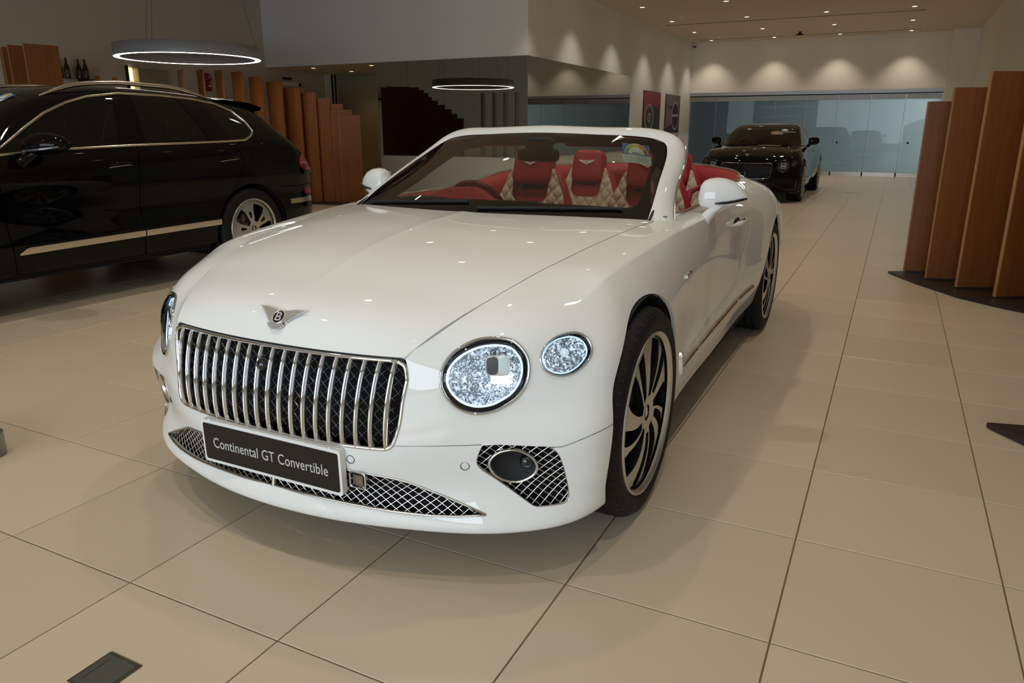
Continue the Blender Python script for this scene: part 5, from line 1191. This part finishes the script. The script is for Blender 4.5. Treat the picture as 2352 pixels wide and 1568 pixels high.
for x, y in ((-.38, 1.85), (.38, 1.85), (-.38, 2.75), (.38, 2.75)):
    st = part('seat', SP); v, f = pillow(.24, .09, .34, .5, 12, .12); MB().add([(a+x, b+y+.1*(c_/.34), c_+.80) for a, b, c_ in v], f, True).build('backrest', tan_m if y < 2 else mat('dark_leather', (.03, .02, .015), .5), st)
    v, f = pillow(.13, .06, .09, .5, 12); MB().add([(a+x, b+y+.12, c_+1.20) for a, b, c_ in v], f, True).build('head_restraint', matt_black_m, st)
for s in (1, -1): MB().box((s*.60-.0, .95, .5), (s*.62, 3.2, 1.03)).build('door_lining', tan_m, SP)
MB().box((-.12, 1.18, 1.25), (.12, 1.20, 1.31), .01).build('rear_view_mirror', matt_black_m, SP)
MB().box((-.85, -.62, .19), (.85, -.40, .21)).box((-.55, -.5, .18), (.55, 4.0, .24)).box((-.88, .5, .20), (.88, 2.7, .26)).build('underbody', void_m, SP)
sticker(SP, (.34, .985, 1.288), .13, .12, (1, 0, -.06), (0, .6, .42))
badge(frame_mat((0, -.735, .885), (1, 0, 0), (0, .55, .8)), .055, SP, mat('badge_copper', (.5, .38, .33), .35, 1), gloss_black_m)
# ---------------------------------------------------------------- wooden fin screens
wood_m = mat('cherry_veneer', (.22, .075, .018), .45)
n_, c_ = noise_tint(wood_m, (.195, .060, .011), (.245, .080, .017), 3.0, 8, (14, 14, .6))
edge_m = mat('pale_veneer_edge', (.42, .21, .085), .5)
base_m = mat('dark_bronze_plate', (.035, .028, .025), .35, .2)
def fin(parent, x, y, ang, h, w_=.55, t=.028):
    f = part('fin', parent); f.location = (x, y, 0); f.rotation_euler = (0, 0, ang)
    MB().box((.004, -t/2, .03), (w_, t/2, h), .002).build('board', wood_m, f)
    MB().box((0, -t/2-.001, .03), (.006, t/2+.001, h)).build('edge_band', edge_m, f)
    MB().box((.03, -.05, .02), (w_-.05, .05, .034)).build('foot', base_m, f)
def base(parent, P, z=.022):
    MB().prism(P, .006, z).build('base_plate', base_m, parent); MB().prism([tuple(q) for q in ring(P, .97)], 0, .008).build('plinth', dark_m, parent)
t = thing('fin_screen', 'curved screen of tall brown wooden fins on a dark plate at the right edge', 'screen')
C_ = np.array([4.5, 6.1])
pos = [(1.829, 5.612, 1.582), (2.005, 5.28, 1.682), (2.229, 4.94, 1.785), (2.482, 4.63, 1.885), (2.77, 4.37, 1.985), (3.08, 4.17, 2.07), (3.42, 4.03, 2.15), (3.78, 3.96, 2.2)]
for x, y, h in pos:
    fin(t, x, y, math.atan2(C_[1]-y, C_[0]-x)*.9 if x < 2.1 else math.atan2(C_[1]-y, C_[0]-x), h)
base(t, [(1.70, 5.56), (1.92, 5.10), (2.23, 4.58), (2.51, 4.31), (2.80, 4.09), (3.2, 3.86), (3.7, 3.72), (4.3, 3.7), (4.4, 4.6), (3.6, 4.75), (3.1, 5.1), (2.75, 5.5), (2.5, 5.85), (2.2, 5.86)])
t = thing('fin_screen', 'low dark base plate of a fin screen entering at the lower right corner', 'screen')
base(t, [(2.157, 1.452), (2.285, 1.288), (2.56, 1.02), (2.95, .80), (3.4, .65), (4.0, .6), (4.0, 1.5), (3.3, 1.62), (2.75, 1.60)], .03)
for k, (x, y) in enumerate(((2.62, 1.10), (2.94, .88), (3.30, .74))): fin(t, x, y, R(55+10*k), 1.58+.1*k, .5)
t = thing('fin_screen', 'arc of wooden fins in falling heights behind the black estate', 'screen')
lp = [(-7.44, 8.66, 1.582), (-7.62, 8.68, 1.68), (-7.80, 8.665, 1.78), (-8.03, 8.615, 1.88), (-8.27, 8.556, 1.98), (-8.513, 8.47, 2.065), (-8.74, 8.30, 2.165), (-8.99, 8.13, 2.245), (-9.25, 7.98, 2.325), (-9.58, 7.91, 2.35), (-9.864, 7.76, 2.36), (-10.186, 7.605, 2.36)]
for k, (x, y, h) in enumerate(lp):
    ang = np.interp(k, [0, 4, 7, 9, 11], [R(24), R(6), R(-13), R(-26), R(-30)]); fin(t, x, y, ang, h, .40)
base(t, [(-6.95, 8.75), (-7.3, 8.5), (-7.8, 8.42), (-8.4, 8.25), (-9.0, 7.75), (-9.6, 7.5), (-10.3, 7.2), (-10.6, 7.5), (-10.0, 8.1), (-9.3, 8.5), (-8.4, 8.95), (-7.5, 9.1)])
t = thing('fin_screen', 'near group of broad wooden fins behind the roof of the black estate', 'screen')
for x, y in ((-9.2, 3.95), (-8.905, 3.80), (-8.60, 3.70), (-8.242, 3.68)): fin(t, x, y, R(76), 2.36, .40)
base(t, [(-9.4, 3.7), (-8.1, 3.5), (-7.9, 4.3), (-9.3, 4.5)])
# ---------------------------------------------------------------- ring lamp
t = thing('ring_lamp', 'large grey ring lamp hanging over the bar on thin wires', 'lamp', (-8.28, 6.239, 2.38))
ring_m = mat('ring_grey', (.34, .36, .38), .45, .3)
MB().lathe([(1.05, .0), (1.05, .17), (1.0, .17), (.965, .17), (.965, .0)], 96).build('housing', ring_m, t)
MB().lathe([(1.045, -.001), (.97, -.001)], 96).build('light_strip', mat('ring_light', (1, 1, 1), .4, emit=(1, .93, .82), es=13), t)
for k, a in enumerate((.9, 3.0, 5.0)): MB().tube([(1.0*math.cos(a), 1.0*math.sin(a), .17), (.7*math.cos(a), .7*math.sin(a), CEIL-2.38)], .0025, 5).build('wire', dark_m, t)
# ---------------------------------------------------------------- bar shelf, bottles, fittings on the shaded wall
sh = thing('wall_shelf', 'thin glass shelf on the shaded wall under four dark bottles', 'shelf', (XL, 6.2, 2.15))
MB().box((0, -.42, -.006), (.26, .42, 0)).build('shelf_board', glass_mat('shelf_glass', (.7, .75, .68)), sh)
MB().box((0, .05, -.03), (.05, .35, -.008)).build('bracket', dark_m, sh); MB().tube([(.03, .30, -.04), (.22, .62, -.05)], .012, 6).build('rail', dark_m, sh)
bot_m = mat('dark_bottle_glass', (.006, .007, .005), .1, coat=.4); lbl_m = mat('bottle_label', (.05, .045, .04), .5)
for (y, x), l in zip(((5.894, .09), (5.955, .185), (6.233, .09), (6.285, .185)), ('leftmost of the four', 'second from the left', 'third from the left', 'rightmost of the four')):
    b = thing('bottle', 'dark sparkling wine bottle on the wall shelf, '+l, 'bottle', (XL+x, y, 2.151), 0, 'dark bottles on the wall shelf')
    MB().lathe([(0, 0), (.044, 0), (.046, .01), (.046, .15), (.040, .185), (.022, .235), (.0155, .27), (.015, .30)], 24).build('glass_body', bot_m, b)
    MB().lathe([(.0165, .25), (.0170, .305), (.018, .312), (.013, .322), (0, .324)], 16).build('foil_cap', mat('foil', (.02, .02, .02), .3, .6), b)
    MB().lathe([(.0466, .05), (.0466, .13)], 24).build('paper_label', lbl_m, b)
brass_m = mat('brass', (.62, .36, .07), .3, 1)
for y, l in ((6.60, 'left'), (6.93, 'right')):
    hk = thing('brass_hook', 'small brass coat hook on the shaded wall, the %s one' % l, 'hook', (XL, y, 2.165), 0, 'brass hooks')
    MB().box((0, -.035, -.05), (.012, .035, .06), .003).build('plate', brass_m, hk); MB().tube([(.01, -.02, .04), (.05, -.02, .03), (.055, -.02, .075)], .008, 6).tube([(.01, .02, .04), (.05, .02, .03), (.055, .02, .075)], .008, 6).build('prongs', brass_m, hk)
cb = thing('wall_cabinet', 'olive wall cabinet with a glowing yellow strip down its left side', 'cabinet', (XL, 7.55, 1.75))
MB().box((0, -.22, 0), (.16, .40, .66), .004).build('body', mat('cabinet_olive', (.27, .24, .16), .5), cb)
MB().box((0, -.335, -.2), (.03, -.245, .66)).build('glow_strip', mat('glow_yellow', (1, .8, .35), .4, emit=(1, .74, .28), es=2.6), cb)
MB().box((0, -.37, -.2), (.05, -.337, .70)).build('strip_frame', dark_m, cb)
fb = thing('alarm_bell', 'round red fire alarm bell on the shaded wall', 'alarm', (XL, 9.02, 2.345))
MB().lathe([(0, .07), (.055, .065), (.085, .04), (.092, .0)], 28, 'x').build('gong', mat('alarm_red', (.28, .012, .016), .4), fb); MB().box((.068, -.01, -.01), (.074, .025, .02)).build('badge', white_m, fb)
fb = thing('alarm_box', 'square red fire alarm call box below the red bell', 'alarm', (XL, 9.005, 2.165))
MB().box((0, -.075, -.08), (.06, .075, .08), .015).build('case', mat('alarm_red_box', (.28, .012, .016), .4), fb); MB().box((.06, -.01, .0), (.064, .045, .035)).build('window', white_m, fb)
# ---------------------------------------------------------------- two picture panels and a sign stand
p_dark = mat('print_dark', (.035, .030, .036), .5); p_red = mat('print_red', (.28, .02, .045), .45); p_grey = mat('print_grey', (.16, .13, .14), .5); p_light = mat('print_light', (.42, .40, .42), .5)
t = thing('picture_panel', 'frameless picture of a red car and its round lamp on the white wall', 'picture', (XB, 18.68, 1.83))
FMx = Matrix(((0, 0, 1, 0), (1, 0, 0, 0), (0, 1, 0, 0), (0, 0, 0, 1)))
MB().box((.001, -.80, -.535), (.03, .80, .535), .003).build('canvas', p_dark, t)
def dec(name, P, m, z): MB().prism(P, z, z+.0012, FMx).build(name, m, t)
dec('print_bodywork', [(-.79, .52), (.79, .52), (.79, -.05), (.55, -.12), (.38, .12), (.05, .20), (-.35, -.05), (-.79, -.30)], p_red, .030)
dec('print_shadow', [(.79, .30), (.79, -.52), (.28, -.52), (.30, -.1), (.45, .1)], p_dark, .0315)
for r_, m_, z in ((.36, p_light, .032), (.33, p_grey, .0335), (.26, p_dark, .035), (.13, p_light, .0365), (.10, p_grey, .038)): dec('print_lamp', [(-.28+r_*1.15*math.cos(a), -.16+r_*math.sin(a)) for a in np.linspace(0, 2*math.pi, 32, endpoint=False)], m_, z)
t = thing('picture_panel', 'frameless dark picture of a steering wheel rim on the white wall', 'picture', (XB, 20.88, 1.81))
MB().box((.001, -.80, -.55), (.03, .80, .55), .003).build('canvas', p_dark, t)
dec('print_dash', [(-.79, .20), (.2, .10), (.2, -.25), (-.79, -.42)], mat('print_mauve', (.20, .13, .15), .5), .030)
dec('print_dash', [(-.79, .545), (.79, .545), (.79, .30), (-.79, .18)], p_grey, .030)
rimp = [(.28+.42*math.cos(a), -.05+.42*math.sin(a)) for a in np.linspace(0, 2*math.pi, 40, endpoint=False)]
dec('print_rim', arcp((.28, -.05), .36, .44, 0, 6.27, 40) if False else rimp, p_light, .032)
dec('print_rim', [(.28+.37*math.cos(a), -.05+.37*math.sin(a)) for a in np.linspace(0, 2*math.pi, 40, endpoint=False)], p_dark, .0335)
dec('print_spoke', [(-.09, -.02), (.65, .0), (.65, -.06), (-.09, -.08)], p_light, .035)
t = thing('sign_stand', 'grey framed sign on a stand behind the convertible windscreen', 'sign', (-4.02, 20.0, 0))
MB().box((-.17, -.012, .55), (.17, .012, 1.24), .004).build('frame', alu_m, t); MB().box((-.14, -.016, .58), (.14, -.011, 1.20)).build('sheet', mat('sign_paper', (.7, .68, .66), .5), t)
MB().lathe([(.012, .02), (.012, .58)], 12, c=(0, .02, 0)).build('pole', alu_m, t); MB().lathe([(0, .02), (.17, .015), (.18, 0)], 32).build('foot', alu_m, t)
# ---------------------------------------------------------------- small things on the floor
t = thing('floor_socket', 'square grey floor socket lid set in the tile at the lower left', 'socket', (-.004, -1.443, 0))
MB().box((-.060, -.060, .0002), (.060, .060, .0022)).build('frame', mat('socket_frame', (.10, .09, .075), .4, .6), t)
MB().box((-.052, -.052, .0022), (.052, .052, .0032)).build('lid', mat('socket_lid', (.105, .10, .085), .5, .4), t)
MB().box((-.034, -.040, .0032), (-.032, .040, .0036)).build('hinge_line', dark_m, t)
MB().box((.060, -.062, .0002), (.0625, .060, .0012)).box((-.06, .0605, .0002), (.06, .064, .0010)).build('grime', grout_m, t)
t = thing('floor_socket', 'small floor socket lid in the tiles before the glass doors', 'socket', (.871, 15.9, 0))
MB().box((-.12, -.06, .0002), (.12, .06, .003)).build('frame', mat('socket_steel', (.2, .19, .17), .4, .7), t); MB().box((-.11, -.05, .003), (.11, .05, .004)).build('lid', alu_m, t)
ac = glass_mat('clear_acrylic', (.90, .93, .93), boost=.10)
t = thing('acrylic_stand', 'clear acrylic stand corner at the left edge of the floor', 'stand', (-1.78, -.86, 0))
MB().prism([tuple(q) for q in rounded([(-.25, -.12), (.20, -.12), (.20, .12), (-.25, .12)], .08)], .0, .10).build('block', ac, t)
MB().prism([tuple(q) for q in rounded([(-.22, -.09), (.16, -.09), (.16, .09), (-.22, .09)], .06)], .10, .115).build('step', ac, t)
